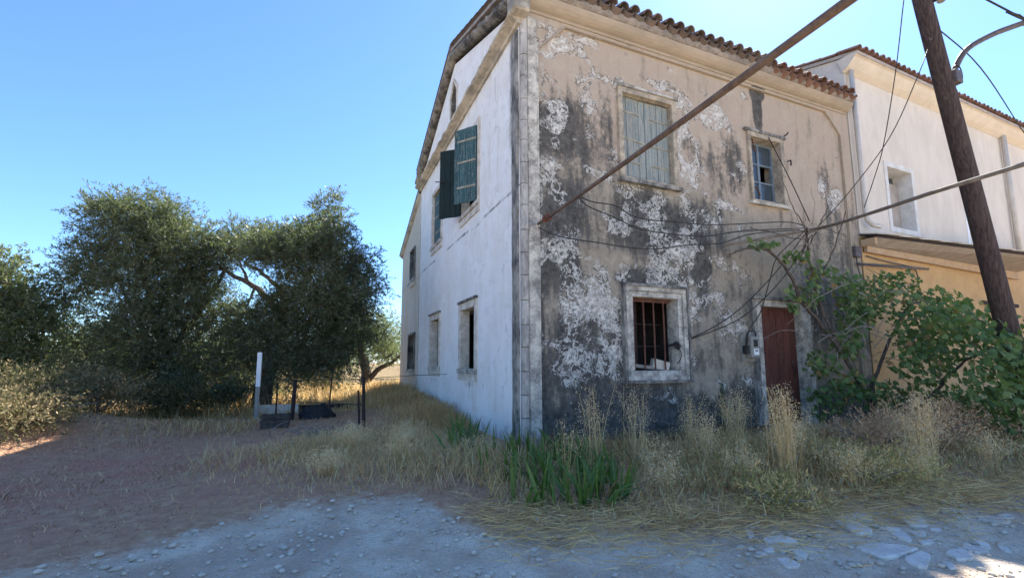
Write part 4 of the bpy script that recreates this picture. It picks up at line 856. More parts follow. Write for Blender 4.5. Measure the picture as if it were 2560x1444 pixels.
tree('dark olive tree with bare crossing limbs and a spire of foliage, behind the white post', (-4.2, 7.6, 0),
     [([(-4.25, 7.6, -.1), (-4.2, 7.6, .8), (-4.05, 7.5, 1.6), (-3.9, 7.4, 2.6)], .27, .15)],
     [([(-3.9, 7.4, 2.5), (-4.3, 7.6, 3.1), (-4.75, 7.75, 3.45), (-5.3, 7.9, 3.75), (-5.6, 7.9, 4.0)], .11, .035), ([(-4.6, 7.7, 3.3), (-4.75, 7.8, 2.9), (-4.85, 7.8, 2.5)], .04, .015),
      ([(-3.9, 7.4, 2.6), (-3.9, 7.5, 3.2), (-4.4, 7.6, 3.7), (-4.9, 7.8, 4.05)], .09, .03), ([(-3.9, 7.4, 2.6), (-3.3, 7.1, 3.6), (-2.8, 6.9, 4.9)], .11, .03), ([(-4.0, 7.45, 2.0), (-3.0, 7.0, 2.5), (-2.2, 6.8, 3.3)], .10, .03),
      ([(-4.75, 7.75, 3.45), (-4.9, 7.7, 3.8), (-5.1, 7.8, 4.2)], .05, .02)],
     [(-4.6, 7.7, 4.65, .95, .8, .45), (-3.6, 7.3, 4.5, .9, .8, .5), (-2.75, 6.8, 5.3, .42, .45, .65), (-2.95, 6.9, 4.7, .6, .6, .55), (-2.3, 6.75, 4.0, .75, .75, .6), (-2.0, 6.7, 3.3, .75, .75, .7), (-2.7, 7.0, 3.0, .9, .9, .7), (-3.5, 7.3, 2.7, .9, .8, .6), (-2.2, 6.8, 2.2, .8, .8, .7), (-3.2, 7.2, 1.9, 1.0, .9, .7), (-4.2, 7.7, 2.0, .8, .8, .6), (-3.7, 7.4, 1.2, .8, .8, .5), (-2.6, 7.0, 1.35, .75, .8, .45), (-4.9, 7.8, 1.4, .7, .7, .8), (-4.8, 7.8, 2.4, .6, .6, .5), (-4.1, 7.5, 2.75, .55, .6, .4), (-5.45, 8.1, 2.6, .6, .6, .6), (-3.6, 7.4, 3.55, .5, .5, .45), (-5.9, 8.0, 3.5, .5, .6, .5), (-3.5, 5.9, 4.0, .9, .8, .5), (-2.9, 5.7, 4.4, .6, .6, .5), (-4.3, 6.2, 4.1, .7, .7, .4), (-2.6, 5.7, 3.0, .7, .7, .5)], 150000, M['olive'], tone=-.08, L=.11, Wd=.02, noise=.36)  # last crown blobs added towards the camera to shade the left yard
tree('pale olive tree cut by the left edge of the photo', (-10.4, 9.2, 0),
     [([(-10.4, 9.2, -.1), (-10.4, 9.1, .9), (-10.2, 9.0, 2.0)], .2, .1)], [([(-10.2, 9.0, 2.0), (-9.8, 8.7, 2.8), (-9.4, 8.6, 3.2)], .07, .02)],
     [(-10.2, 8.5, 3.3, .7, .8, .65), (-10.9, 8.7, 3.7, .6, .8, .6), (-9.6, 8.4, 2.5, .7, .7, .5), (-9.8, 8.4, 2.3, 1.0, .9, .8), (-9.1, 8.3, 1.8, .6, .7, .7), (-9.9, 8.4, 1.3, 1.0, .9, .7), (-10.9, 8.8, 2.8, 1.1, 1, 1.2), (-11, 8.8, 1.4, 1.1, 1, 1)], 60000, M['olivefar'], tone=.12, L=.10, Wd=.028)  # sunlit look put into the lighter leaf colour of this crown
tree('gnarled small olive with a forked trunk, beside the rear wing', (-.95, 13.4, .1),
     [([(-1.15, 13.4, -.1), (-1.1, 13.4, .8), (-1.3, 13.3, 1.6), (-1.4, 13.3, 2.4)], .22, .09), ([(-1.0, 13.4, .5), (-.6, 13.3, 1.0), (-.1, 13.2, 1.25), (.3, 13.2, 1.6)], .13, .05)], [],
     [(-1.4, 13.3, 2.9, 1.0, .9, .75), (-.5, 13.3, 2.6, .8, .8, .8), (-2.2, 13.4, 2.3, .7, .8, .6), (-.2, 13.4, 1.7, .6, .7, .4)], 26000, M['olivefar'], tone=.1)
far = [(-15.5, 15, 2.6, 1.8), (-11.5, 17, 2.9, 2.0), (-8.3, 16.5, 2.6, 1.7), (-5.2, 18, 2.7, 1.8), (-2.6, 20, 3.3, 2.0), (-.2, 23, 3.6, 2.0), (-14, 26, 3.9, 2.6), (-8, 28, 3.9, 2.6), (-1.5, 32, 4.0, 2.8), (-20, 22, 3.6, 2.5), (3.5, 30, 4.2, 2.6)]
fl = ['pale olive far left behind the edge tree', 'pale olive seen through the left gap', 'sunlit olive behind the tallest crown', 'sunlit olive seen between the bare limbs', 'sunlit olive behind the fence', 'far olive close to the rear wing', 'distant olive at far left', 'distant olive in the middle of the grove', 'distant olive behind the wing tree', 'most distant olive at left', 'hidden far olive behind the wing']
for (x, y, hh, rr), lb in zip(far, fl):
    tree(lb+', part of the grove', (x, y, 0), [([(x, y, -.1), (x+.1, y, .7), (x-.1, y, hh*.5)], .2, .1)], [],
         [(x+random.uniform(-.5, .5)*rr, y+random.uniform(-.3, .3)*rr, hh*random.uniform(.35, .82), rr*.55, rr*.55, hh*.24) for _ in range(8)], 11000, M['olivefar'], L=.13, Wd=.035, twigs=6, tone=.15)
def shrub(label, x, y, r, h, n, mat, name='shrub', group='shrubs and scrub', tone=0., L=.06, Wd=.022):
    z = Hs(x, y); t = thing(name, label, 'shrub', (x, y, z), group); mb = MB()
    for k in range(9):
        a = random.uniform(0, 6.28); mb.tube(spline([(x, y, z-.05), (x+.3*r*math.cos(a), y+.3*r*math.sin(a), z+.4*h), (x+.8*r*math.cos(a), y+.8*r*math.sin(a), z+h*random.uniform(.5, .9))], 3), [.014, .013, .012, .01, .008, .006, .004], 4)
    mb.obj('stem', M['twig'], t)
    bl = [(x+random.uniform(-.5, .5)*r, y+random.uniform(-.5, .5)*r, z+h*random.uniform(.25, .75), r*.55, r*.55, h*.3) for _ in range(6)]
    V, Fq, tint = crown_mesh('foliage', bl, n, mat, L=L, Wd=Wd, per=8, tone=tone)
    meshobj('foliage', npmesh('foliage', V, Fq, mat, {'tint': tint}, off=(x, y, z)), t, kind='stuff')
    return t
shrub('dry brown and green scrub mound at the left edge', -7.7, 4.6, 1.0, .85, 9000, M['scrub'])
shrub('low straw coloured scrub in the left foreground of the yard', -7.1, 3.3, 1.1, .6, 9000, M['scrub'], tone=.2)
shrub('broad brown scrub cut by the left edge of the photo', -8.4, 3.4, 1.2, .75, 9000, M['scrub'], tone=.05)
shrub('straw coloured bush in front of the left olive', -6.9, 5.4, .8, .95, 8000, M['scrub'], tone=.25)
shrub('low olive green scrub at the foot of the tall olive', -5.9, 6.4, .9, .8, 8000, M['scrub'], tone=-.15)
shrub('tall thin scrub below the gap between the left trees', -8.3, 7.2, 1.0, 1.6, 9000, M['scrub'], tone=-.1)
shrub('brush at the far left under the pale olive', -9.6, 6.2, 1.1, 1.1, 9000, M['scrub'], tone=-.1)
shrub('dark brush below the tall crown', -6.3, 7.4, 1.0, 1.0, 9000, M['olive'], tone=-.2)
shrub('dark brush beside the post', -5.1, 7.0, .6, .8, 6000, M['olive'], tone=-.2)
shrub('dense olive green brush behind the tall crown', -8.2, 10.5, 1.6, 1.9, 9000, M['scrub'], tone=-.25, L=.09, Wd=.03)
shrub('dense brush behind the gap between the left trees', -10.6, 10.6, 1.6, 1.7, 9000, M['scrub'], tone=-.2, L=.09, Wd=.03)
shrub('dense brush behind the bare limbed olive', -5.4, 11.4, 1.5, 1.5, 9000, M['scrub'], tone=-.2, L=.09, Wd=.03)
shrub('low brush at the back of the grove beside the fence', -2.9, 14.5, 1.6, 1.2, 7000, M['scrub'], tone=-.1, L=.09, Wd=.03)
shrub('bright green weeds behind the fence', -4.6, 10.8, .7, .7, 5000, M['olivefar'], tone=.4)

# ------------------------------------------------------------------ grapevine
vine = thing('grapevine', 'sprawling green grapevine growing over the wall between the red door and the pole', 'vine', (7.0, -1.0, -.1))
for pts, ra, rb in ([[(7.0, -1.0, -.2), (6.85, -.9, .6), (6.5, -.75, 1.4), (6.25, -.6, 2.2), (6.1, -.55, 2.9), (6.0, -.55, 3.9)], .05, .025], [[(6.5, -.75, 1.4), (6.15, -.6, 2.0), (5.75, -.5, 2.45), (5.62, -.5, 2.75), (5.3, -.55, 3.1), (4.75, -.55, 3.38), (4.2, -.5, 3.30), (3.9, -.5, 3.2)], .045, .014],
                    [[(7.0, -1.0, -.1), (7.3, -1.6, .6), (7.4, -2.1, 1.2), (7.2, -2.6, 1.5)], .04, .015], [[(6.85, -.9, .6), (7.6, -1.0, 1.7), (8.3, -1.1, 2.5), (9.0, -1.3, 2.5)], .035, .012],
                    [[(6.1, -.6, 2.8), (6.5, -.7, 3.4), (6.9, -.8, 4.3)], .02, .008], [[(6.05, -.6, 3.6), (6.5, -.6, 4.2), (6.9, -.55, 4.6)], .016, .006], [[(5.95, -.6, 3.85), (5.6, -.6, 4.3), (5.5, -.5, 4.9)], .013, .005], [[(6.0, -.6, 3.8), (6.6, -.6, 3.95), (7.4, -.5, 3.9)], .014, .005], [[(6.0, -.6, 3.7), (5.4, -.6, 3.65), (4.6, -.5, 3.75), (3.6, -.4, 3.55)], .013, .005], [[(5.9, -.6, 3.6), (5.6, -.65, 3.2), (5.4, -.6, 2.9)], .012, .005], [[(6.0, -.6, 3.9), (5.85, -.6, 3.5), (5.7, -.6, 3.3)], .02, .01]):
    q = spline(pts, 5, .02); MB().tube(q, list(np.linspace(ra, rb, len(q))), 6).obj('branch', M['vinebark'], vine, smooth=True)
mb = MB()
for k in range(46):
    s = Vector((random.uniform(5.7, 8.3), random.uniform(-1.6, -.5), random.uniform(.5, 2.9))); d = Vector((random.uniform(-1, 1), random.uniform(-.5, .2), random.uniform(-.4, .8))).normalized()
    q = [s+d*t*.9+Vector((0, 0, -.3*t*t))+Vector([random.uniform(-.03, .03) for _ in range(3)]) for t in np.linspace(0, 1.2, 7)]
    mb.tube(q, [.009, .008, .007, .006, .005, .004, .003], 4)
for k in range(14):
    s = Vector((random.uniform(5.9, 6.2), -.6, random.uniform(3.4, 3.9))); d = Vector((random.uniform(-1, 1.2), random.uniform(-.3, .2), random.uniform(-.5, 1.0))).normalized()
    q = [s+d*t+Vector([random.uniform(-.04, .04) for _ in range(3)]) for t in np.linspace(0, random.uniform(.5, 1.2), 6)]; mb.tube(q, [.009, .008, .007, .006, .005, .003], 4)
mb.obj('dead_twigs', M['twig'], vine, kind='stuff')
def vleaf(name, s, mat):
    # five lobed grape leaf, gently cupped
    pts = [(0, 0), (.28, -.22), (.52, -.05), (.40, .18), (.62, .42), (.34, .52), (.30, .78), (0, 1.0), (-.30, .78), (-.34, .52), (-.62, .42), (-.40, .18), (-.52, -.05), (-.28, -.22)]
    mb = MB(); vs_ = [(x*s, y*s, -.18*s*(x*x+(y-.4)**2)) for x, y in pts]+[(0, .38*s, .03*s)]
    mb.add(vs_, [(i, (i+1) % 14, 14) for i in range(14)]); me = mb.mesh(name, mat); return me
VL = [vleaf('leaf', s, M['vineleaf']) for s in (.06, .085, .11)]
vb = [(6.75, -.75, 2.75, .45, .25, .35), (8.2, -.85, 2.85, .8, .35, .35), (7.4, -.85, 2.45, .9, .4, .45), (8.5, -1.4, 2.35, .8, .5, .35), (7.7, -1.5, 1.85, .8, .5, .45), (7.3, -2.4, 1.6, .6, .5, .4), (6.7, -2.9, 1.15, .45, .4, .38), (6.3, -2.7, .75, .4, .4, .35), (6.55, -3.0, .55, .4, .35, .4), (7.0, -3.0, 1.25, .45, .4, .35), (7.2, -1.7, 1.2, .7, .5, .4), (6.0, -.65, 1.2, .35, .3, .28), (5.95, -.6, 2.55, .3, .2, .3), (5.6, -.6, 3.25, .35, .2, .16), (4.75, -.55, 3.42, .5, .15, .10), (6.25, -.62, 3.0, .35, .2, .25), (6.3, -.9, .75, .4, .35, .4), (8.6, -2.6, 1.5, .6, .5, .6), (5.45, -.55, 2.35, .16, .12, .4), (9.3, -1.6, 2.0, .8, .5, .5), (7.9, -2.9, .9, .8, .5, .6), (8.2, -3.2, 1.6, .6, .4, .35), (7.6, -3.2, 1.0, .5, .4, .4), (7.2, -3.25, .5, .5, .4, .4), (6.9, -2.2, 2.05, .4, .35, .3), (9.0, -1.0, 1.6, .9, .5, .6), (6.9, -1.1, .55, .5, .4, .4), (7.5, -1.6, .5, .6, .5, .45), (6.6, -.8, 1.7, .45, .3, .5), (8.0, -2.4, .4, .8, .5, .4), (5.9, -.7, .5, .35, .3, .35), (6.9, -.8, 2.2, .5, .3, .4)]
vol = np.array([b[3]*b[4]*b[5] for b in vb])**.6; vol /= vol.sum(); cand = []
for b, v in zip(vb, vol):
    n = int(5000*v); d = unit(RNG.normal(size=(n, 3))); c = np.array(b[:3])+d*np.array(b[3:6])*(RNG.random(n)**.4)[:, None]; cand.append(c)
cand = np.concatenate(cand); cand = cand[(cand[:, 1] < -.12)]; dist = np.linalg.norm(cand-np.array(CAM), axis=1)-RNG.random(len(cand))*.6; od = np.argsort(dist)
vl = np.array(vine.location)
for p in cand[od[:290]]:
    meshobj('leaf', random.choice(VL), vine, p-vl, (random.uniform(.3, 1.7), random.uniform(-.5, .5), random.uniform(-1.3, 1.3)))
rest = cand[od[290:]]; lv = np.array([v.co[:] for v in VL[1].vertices]); lf = np.array([p.vertices[:] for p in VL[1].polygons])
def scatter_mesh(P, lv, lf, smin, smax, tiltx=(.3, 1.7)):
    n = len(P); ax, ay, az = RNG.uniform(*tiltx, n), RNG.uniform(-.5, .5, n), RNG.uniform(-1.5, 1.5, n); sc_ = RNG.uniform(smin, smax, n)
    cx, sx, cy, sy, cz, sz = np.cos(ax), np.sin(ax), np.cos(ay), np.sin(ay), np.cos(az), np.sin(az)
    Rm = np.stack([np.stack([cz*cy, cz*sy*sx-sz*cx, cz*sy*cx+sz*sx], -1), np.stack([sz*cy, sz*sy*sx+cz*cx, sz*sy*cx-cz*sx], -1), np.stack([-sy, cy*sx, cy*cx], -1)], 1)
    V = np.einsum('nij,kj->nki', Rm, lv)*sc_[:, None, None]+P[:, None]; Fq = lf[None]+(np.arange(n)*len(lv))[:, None, None]
    return V.reshape(-1, 3), Fq.reshape(-1, lf.shape[1])
V, Fq = scatter_mesh(rest, lv, lf, .75, 1.25)
meshobj('foliage', npmesh('foliage', V, Fq, M['vinefol'], {'tint': np.repeat(RNG.random(len(rest)), len(lv))}, off=vl), vine, kind='stuff')

# ------------------------------------------------------------------ iris clumps
def sword(name, L, w, bend, mat):
    vs_, fs = [], []; n = 6
    for i in range(n+1):
        t = i/n; ww = w*(1-t**2.2)*(.75+.5*t*(1-t)); y = bend*L*t*t; z = L*t*(1-.35*abs(bend)*t); vs_ += [(-ww/2, y, z), (0, y+.006, z), (ww/2, y, z)]
    for i in range(n): fs += [(3*i, 3*i+1, 3*i+4, 3*i+3), (3*i+1, 3*i+2, 3*i+5, 3*i+4)]
    mb = MB(); mb.add(vs_, fs); return mb.mesh(name, mat)
SW = [sword('leaf', L, w, b, M['irisleaf']) for L, w, b in ((.42, .05, .25), (.48, .055, .5), (.38, .05, .8), (.46, .052, .12))]
SWD = [sword('leaf', L, w, b, M['irisdry']) for L, w, b in ((.36, .028, .8), (.3, .026, 1.1))]
iris = [(-.95, -2.55, 'front left of the corner bed'), (-.62, -2.75, 'front middle of the corner bed'), (-.3, -2.5, 'front right of the corner bed'), (-.75, -2.1, 'central left of the corner bed'), (-.35, -2.0, 'at the centre of the corner bed'), (.05, -2.05, 'central right of the corner bed'), (-.9, -1.55, 'rear left of the corner bed'), (-.45, -1.4, 'rear middle of the corner bed'), (.0, -1.3, 'rear right of the corner bed'), (.35, -1.2, 'rearmost right of the corner bed'), (-.4, -.7, 'close to the corner pilaster'), (.25, -.6, 'right below the corner'), (-.7, .5, 'at the foot of the white wall'), (-.95, .1, 'left of the corner'), (-1.05, -.5, 'just before the white wall'), (-.6, 1.2, 'farthest back along the white wall'), (-.15, -2.75, 'at the right front of the corner bed')]
for k, (x, y, wd) in enumerate(iris):
    t = thing('iris_clump', 'green sword leaved iris clump, '+wd, 'iris', (x, y, Hs(x, y)), 'iris clumps at the house corner')
    for q in range(21):
        a = random.uniform(0, 6.28); r = random.uniform(0, .28); dry = q > 16 or (k in (6, 13, 14) and q > 8)
        meshobj('leaf', random.choice(SWD if dry else SW), t, (r*math.cos(a), r*math.sin(a), -.03), (random.uniform(-.25, .25), random.uniform(-.3, .3), random.uniform(0, 6.28)), scale=[random.uniform(.8, 1.15)]*3)
wx, wy = 3.62, -.45
wd = thing('spiky_weed', 'single dark green spiky weed standing in front of the wall right of the barred window', 'plant', (wx, wy, Hs(wx, wy)))
zb = Hs(wx, wy); MB().tube([(wx, wy, zb-.05), (wx+.01, wy, .4), (wx-.01, wy, .86)], [.014, .012, .004], 6).obj('stem', M['weed'], wd)
P, D = [], []
for k in range(260):
    t = random.random(); z = zb+.1+t*(.80-zb); a = k*2.4; P.append((wx, wy, z)); D.append((math.cos(a), math.sin(a), random.uniform(.1, .9)))
V, Fq = leaf_quads(np.array(P), unit(np.array(D)), np.array([.17*(1.02-(p[2]-zb)/1.0) for p in P])+.02, .018)
meshobj('foliage', npmesh('foliage', V, Fq, M['weed'], off=wd.location), wd, kind='stuff')

# ------------------------------------------------------------------ grass
def blades(P, h, w, lean, tint, curl=.5):
    """three point bent blades: a quad and a tip triangle"""
    n = len(P); a = RNG.uniform(0, 2*np.pi, n); d = np.stack([np.cos(a), np.sin(a), 0*a], -1); s = np.stack([-np.sin(a+RNG.uniform(-.8, .8, n)), np.cos(a), 0*a], -1)
    h = np.asarray(h)[:, None]; w = np.broadcast_to(np.asarray(w), (n,))[:, None]; l = np.asarray(lean)[:, None]; up = np.array([0, 0, 1.])
    m = P+d*h*l*.35+up*h*.6; tp = P+d*h*l+up*h*np.clip(1-curl*l, .08, 1)
    V = np.stack([P-s*w*.5, P+s*w*.5, m+s*w*.4, m-s*w*.4, tp], 1).reshape(-1, 3); b = np.arange(n)[:, None]*5
    return V, [b+np.array([[0, 1, 2, 3]]), b+np.array([[3, 2, 4]])], np.repeat(tint, 5)
def in_house(x, y): return (x > -.04) & (x < 8.8) & (y > -.02) & (y < 11.7)
def grass_patch(name, n, samp, hrange, leanr, mat, w=.006, tone=(0, 1), kind='stuff', dens=None):
    x, y = samp(n); k = ~in_house(x, y)
    if dens is not None: k &= RNG.random(len(x)) < dens(x, y)
    x, y = x[k], y[k]; P = np.stack([x, y, H(x, y)-.01], -1); m = len(x)
    hm = np.clip(.9+1.1*vnoise(x, y, 77, 2.2)+.5*vnoise(x, y, 79, 6), .35, 1.7)*(.45+.55*sst(-roadf(x, y), .1, 1.3))
    V, Fq, t = blades(P, RNG.uniform(*hrange, m)*hm, w*RNG.uniform(.7, 1.4, m), RNG.uniform(*leanr, m), np.clip(RNG.uniform(*tone, m)+.12*vnoise(x, y, 78, 1.7), 0, 1))
    return meshobj(name, npmesh(name, V, Fq, mat, {'tint': t}), None, kind=kind, label=None)
box = lambda x0, x1, y0, y1: (lambda n: (RNG.uniform(x0, x1, n), RNG.uniform(y0, y1, n)))
offroad = lambda a=-.05, b=-.5: (lambda x, y: sst(-roadf(x, y), a, -b))
def strip_dens(x, y): return sst(-roadf(x, y), -.1, .5)*np.where(x < -1.3, .0, 1)*(1-.85*np.exp(-((x+.45)/.75)**2-((y+1.9)/.85)**2))*(.35+.65*sst(vnoise(x, y, 62, 2.6), -.45, .25))
# wide strip in front of the facade
grass_patch('dry_grass', 30000, box(-1.5, 9.5, -5.2, -.05), (.10, .42), (.6, 1.7), M['straw'], .008, (0, .95), dens=strip_dens)
grass_patch('dry_grass', 17000, box(-1.5, 7.0, -4.6, -.6), (.18, .50), (.5, 1.5), M['strawgreen'], .008, (0, 1), dens=lambda x, y: strip_dens(x, y)*sst(vnoise(x, y, 61, 1.8), -.35, .2))
# trampled straw and litter on the left yard
grass_patch('dry_grass', 30000, box(-9.5, -.05, -2.4, 6.5), (.02, .09), (.9, 1.9), M['litter'], .007, (0, 1), dens=lambda x, y: sst(-roadf(x, y), -.1, .7)*.9)
grass_patch('dry_grass', 22000, box(-4.2, -.3, -1.9, 3.2), (.10, .34), (.5, 1.5), M['straw'], .006, (.1, .95), dens=lambda x, y: np.exp(-((x+2.0)/1.3)**2-((y-.2)/1.5)**2)*1.3*sst(-roadf(x, y), .0, .6))
grass_patch('dry_grass', 14000, box(-1.9, 0, 2.0, 12), (.15, .42), (.4, 1.3), M['straw'], .007, (0, .75), dens=lambda x, y: sst(x, -1.9, -.3))
grass_patch('dry_grass', 26000, box(-7, 2.5, 6.0, 20), (.15, .5), (.2, 1.0), M['straw'], .012, (.15, .8))
grass_patch('dry_grass', 14000, box(-12, -4, 3, 10), (.05, .22), (.5, 1.5), M['straw'], .010, (0, .95), dens=lambda x, y: sst(y+.3*x, .5, 3.0))
# fallen straw lying flat at the edge of the track
n = 9000; x = RNG.uniform(-1.6, 6, n); y = np.interp(x, RB[:, 0], RB[:, 1])+RNG.normal(size=n)*.28+.12
k = ~in_house(x, y); x, y = x[k], y[k]; n = len(x); a = RNG.uniform(0, 6.28, n); D = np.stack([np.cos(a), np.sin(a)*.6, RNG.uniform(-.02, .22, n)], -1)
V, Fq = leaf_quads(np.stack([x, y, H(x, y)+RNG.uniform(.005, .05, n)], -1), unit(D), RNG.uniform(.08, .3, n), .006)
meshobj('straw_litter', npmesh('straw_litter', V, Fq, M['straw'], {'tint': np.repeat(RNG.uniform(.1, .85, n), 4)}), kind='stuff')
def oat_tuft(x, y, h, n, spread, label, mat='oat', heads=22):
    z = Hs(x, y); t = thing('oat_grass_tuft', label, 'grass tuft', (x, y, z), 'tall oat grass tufts')
    Vs, Fs, hv = [], [], []; b = 0
    P, D, T = [], [], []
    for k in range(n):
        a = random.uniform(0, 6.28); l = abs(random.gauss(0, spread)); hh = h*random.uniform(.62, 1.08); d = Vector((math.cos(a), math.sin(a), 0)); s = Vector((-math.sin(a+1), math.cos(a+1), 0))*.0035
        o = Vector((x+random.gauss(0, .05), y+random.gauss(0, .05), z-.02)); q = [o+d*l*hh*u**1.6+Vector((0, 0, hh*u*(1-.22*l*u))) for u in (0, .33, .66, 1)]
        for i, p in enumerate(q): w_ = (1-.6*i/3); Vs += [p-s*w_, p+s*w_]
        Fs += [(b+2*i, b+2*i+1, b+2*i+3, b+2*i+2) for i in range(3)]; b += 8
        for m_ in range(heads):
            u = random.uniform(.58, 1.02); i = min(2, int(u*3)); pp_ = q[i].lerp(q[i+1], u*3-i); ang = random.uniform(0, 6.28); rr = random.uniform(.01, .075)*(1.25-u)*2.2
            tip = pp_+Vector((rr*math.cos(ang), rr*math.sin(ang), random.uniform(-.02, .04))); P.append(tip); D.append((math.cos(ang)*.5, math.sin(ang)*.5, random.uniform(-1.0, .2)))
    nV = len(Vs); V2, F2 = leaf_quads(np.array([tuple(p) for p in P]), unit(np.array(D)), RNG.uniform(.016, .03, len(P)), .0075)
    off = (x, y, z)
    meshobj('stems', npmesh('stems', np.array([tuple(v) for v in Vs]), np.array(Fs), M[mat], {'tint': np.repeat(RNG.uniform(0, .6, n), 8)}, off=off), t, kind='stuff')
    meshobj('seed_heads', npmesh('seed_heads', V2, F2, M[mat], {'tint': np.repeat(RNG.uniform(.3, 1, len(P)), 4)}, off=off), t, kind='stuff')
for x, y, h, n, sp, l in ((1.62, -3.05, 1.02, 75, .16, 'tallest pale oat grass tuft in front of the red door'), (3.55, -3.3, .92, 80, .26, 'broad pale oat grass tuft near the pole, spreading like a fan'), (.15, -1.75, 1.0, 26, .16, 'thin oat grass tuft below the left of the barred window'),
                          (.95, -1.5, .98, 30, .18, 'thin oat grass tuft below the barred window'), (1.75, -1.6, .85, 34, .3, 'leaning oat grass tuft beside the spiky weed'), (2.5, -1.75, .95, 40, .22, 'oat grass tuft before the door jamb'), (.55, -2.3, .55, 24, .3, 'short oat tuft right of the irises'), (-.55, -2.35, .7, 8, .15, 'sparse oat stalks rising out of the irises'),
                          (2.9, -1.2, .9, 30, .25, 'oat grass tuft at the foot of the red door'), (4.7, -2.5, .6, 40, .35, 'low dry oat tuft below the vine'), (2.2, -2.6, .5, 30, .4, 'low oat tuft left of the tallest tuft'), (3.1, -2.2, .7, 26, .3, 'oat tuft between the two tall pale tufts'),
                          (1.15, -2.9, .5, 40, .5, 'sprawling oat tuft at the track edge, below the barred window'), (.35, -2.75, .42, 36, .55, 'flattened oat tuft at the track edge, right of the irises'), (2.1, -3.4, .48, 40, .5, 'low sprawling oat tuft just right of the tallest tuft'), (2.9, -3.55, .5, 40, .45, 'low oat tuft at the track edge left of the fan shaped tuft'), (4.4, -3.5, .55, 40, .4, 'low oat tuft at the track edge below the pole'),
                          (1.4, -2.2, .7, 36, .3, 'bushy oat tuft between the wall and the tallest tuft'), (-1.9, -.7, .42, 60, .5, 'bushy straw tuft in the yard left of the irises'), (-2.4, .1, .45, 60, .5, 'broad straw tuft in the yard before the fence'), (-1.6, .5, .4, 50, .5, 'straw tuft in the yard beside the white wall'), (-2.7, -.9, .32, 50, .6, 'low straw tuft at the edge of the yard')):
    oat_tuft(x, y, h, n, sp, l)
shrub('yellow green feathery weed right of the tall oat tuft', 2.5, -3.3, .5, .32, 3500, M['strawgreen'], tone=.25, L=.05, Wd=.008)
shrub('brown dead brush below the vine', 4.6, -2.3, .8, .45, 5000, M['litter'], L=.06, Wd=.01)
shrub('dead brown brush at the foot of the vine near the pole', 6.0, -2.2, .9, .6, 6000, M['litter'], L=.06, Wd=.012)
shrub('low green weed at the track edge below the tall oat tuft', 1.0, -3.4, .35, .2, 1800, M['strawgreen'], tone=.3, L=.05, Wd=.01)

# ------------------------------------------------------------------ stones, flagstones, debris
FLAG = [[(1.3, -3.69), (1.55, -3.73), (1.54, -3.85), (1.44, -3.89), (1.26, -3.76)], [(1.16, -3.75), (1.33, -3.81), (1.25, -4.0), (1.16, -4.05), (1.04, -4.02), (1.11, -3.83)], [(1.38, -3.98), (1.53, -4.04), (1.46, -4.09), (1.37, -4.05)], [(1.35, -4.06), (1.48, -4.1), (1.36, -4.21), (1.27, -4.23), (1.27, -4.16)], [(1.5, -4.11), (1.65, -4.16), (1.52, -4.22), (1.42, -4.2)], [(1.39, -4.22), (1.51, -4.26), (1.43, -4.31), (1.31, -4.29)], [(0.83, -4.1), (1.04, -4.12), (1.2, -4.24), (1.23, -4.31), (0.94, -4.33), (0.81, -4.3), (0.82, -4.19)], [(0.94, -4.35), (1.22, -4.33), (1.19, -4.4), (0.92, -4.5), (0.88, -4.46)], [(1.3, -4.42), (1.5, -4.42), (1.47, -4.51), (1.36, -4.56), (1.23, -4.53)], [(1.53, -4.41), (1.68, -4.46), (1.6, -4.55), (1.49, -4.52)], [(1.81, -4.35), (1.8, -4.46), (1.68, -4.53), (1.69, -4.45)], [(1.85, -4.48), (1.84, -4.55), (1.74, -4.61), (1.70, -4.57)], [(2.37, -4.17), (2.48, -4.2), (2.51, -4.34), (2.36, -4.36), (2.28, -4.22)], [(2.56, -4.22), (2.72, -4.25), (2.61, -4.32), (2.52, -4.28)], [(2.28, -3.96), (2.43, -3.99), (2.35, -4.05), (2.21, -4.02)], [(2.2, -4.06), (2.31, -4.13), (2.27, -4.18), (2.17, -4.1)], [(1.74, -3.95), (1.94, -3.98), (1.85, -4.07), (1.74, -4.13), (1.62, -4.07), (1.67, -4.01)], [(0.3, -3.78), (0.44, -3.79), (0.51, -3.86), (0.46, -3.97), (0.35, -3.9), (0.24, -3.85)], [(0.14, -3.9), (0.24, -3.92), (0.18, -3.97), (0.12, -3.95)], [(0.27, -3.93), (0.32, -3.93), (0.26, -4.0), (0.22, -3.99)], [(0.06, -3.94), (0.1, -3.93), (0.09, -3.99), (0.02, -3.99)], [(0.11, -4.03), (0.19, -4.04), (0.18, -4.16), (0.12, -4.18), (0.05, -4.16)], [(0.34, -3.98), (0.4, -4.01), (0.38, -4.07), (0.31, -4.11), (0.28, -4.06)], [(1.12, -4.48), (1.17, -4.51), (1.1, -4.58), (1.04, -4.56)], [(0.29, -3.63), (0.32, -3.68), (0.25, -3.76), (0.18, -3.76)], [(1.74, -4.14), (1.82, -4.18), (1.74, -4.21), (1.7, -4.16)]]
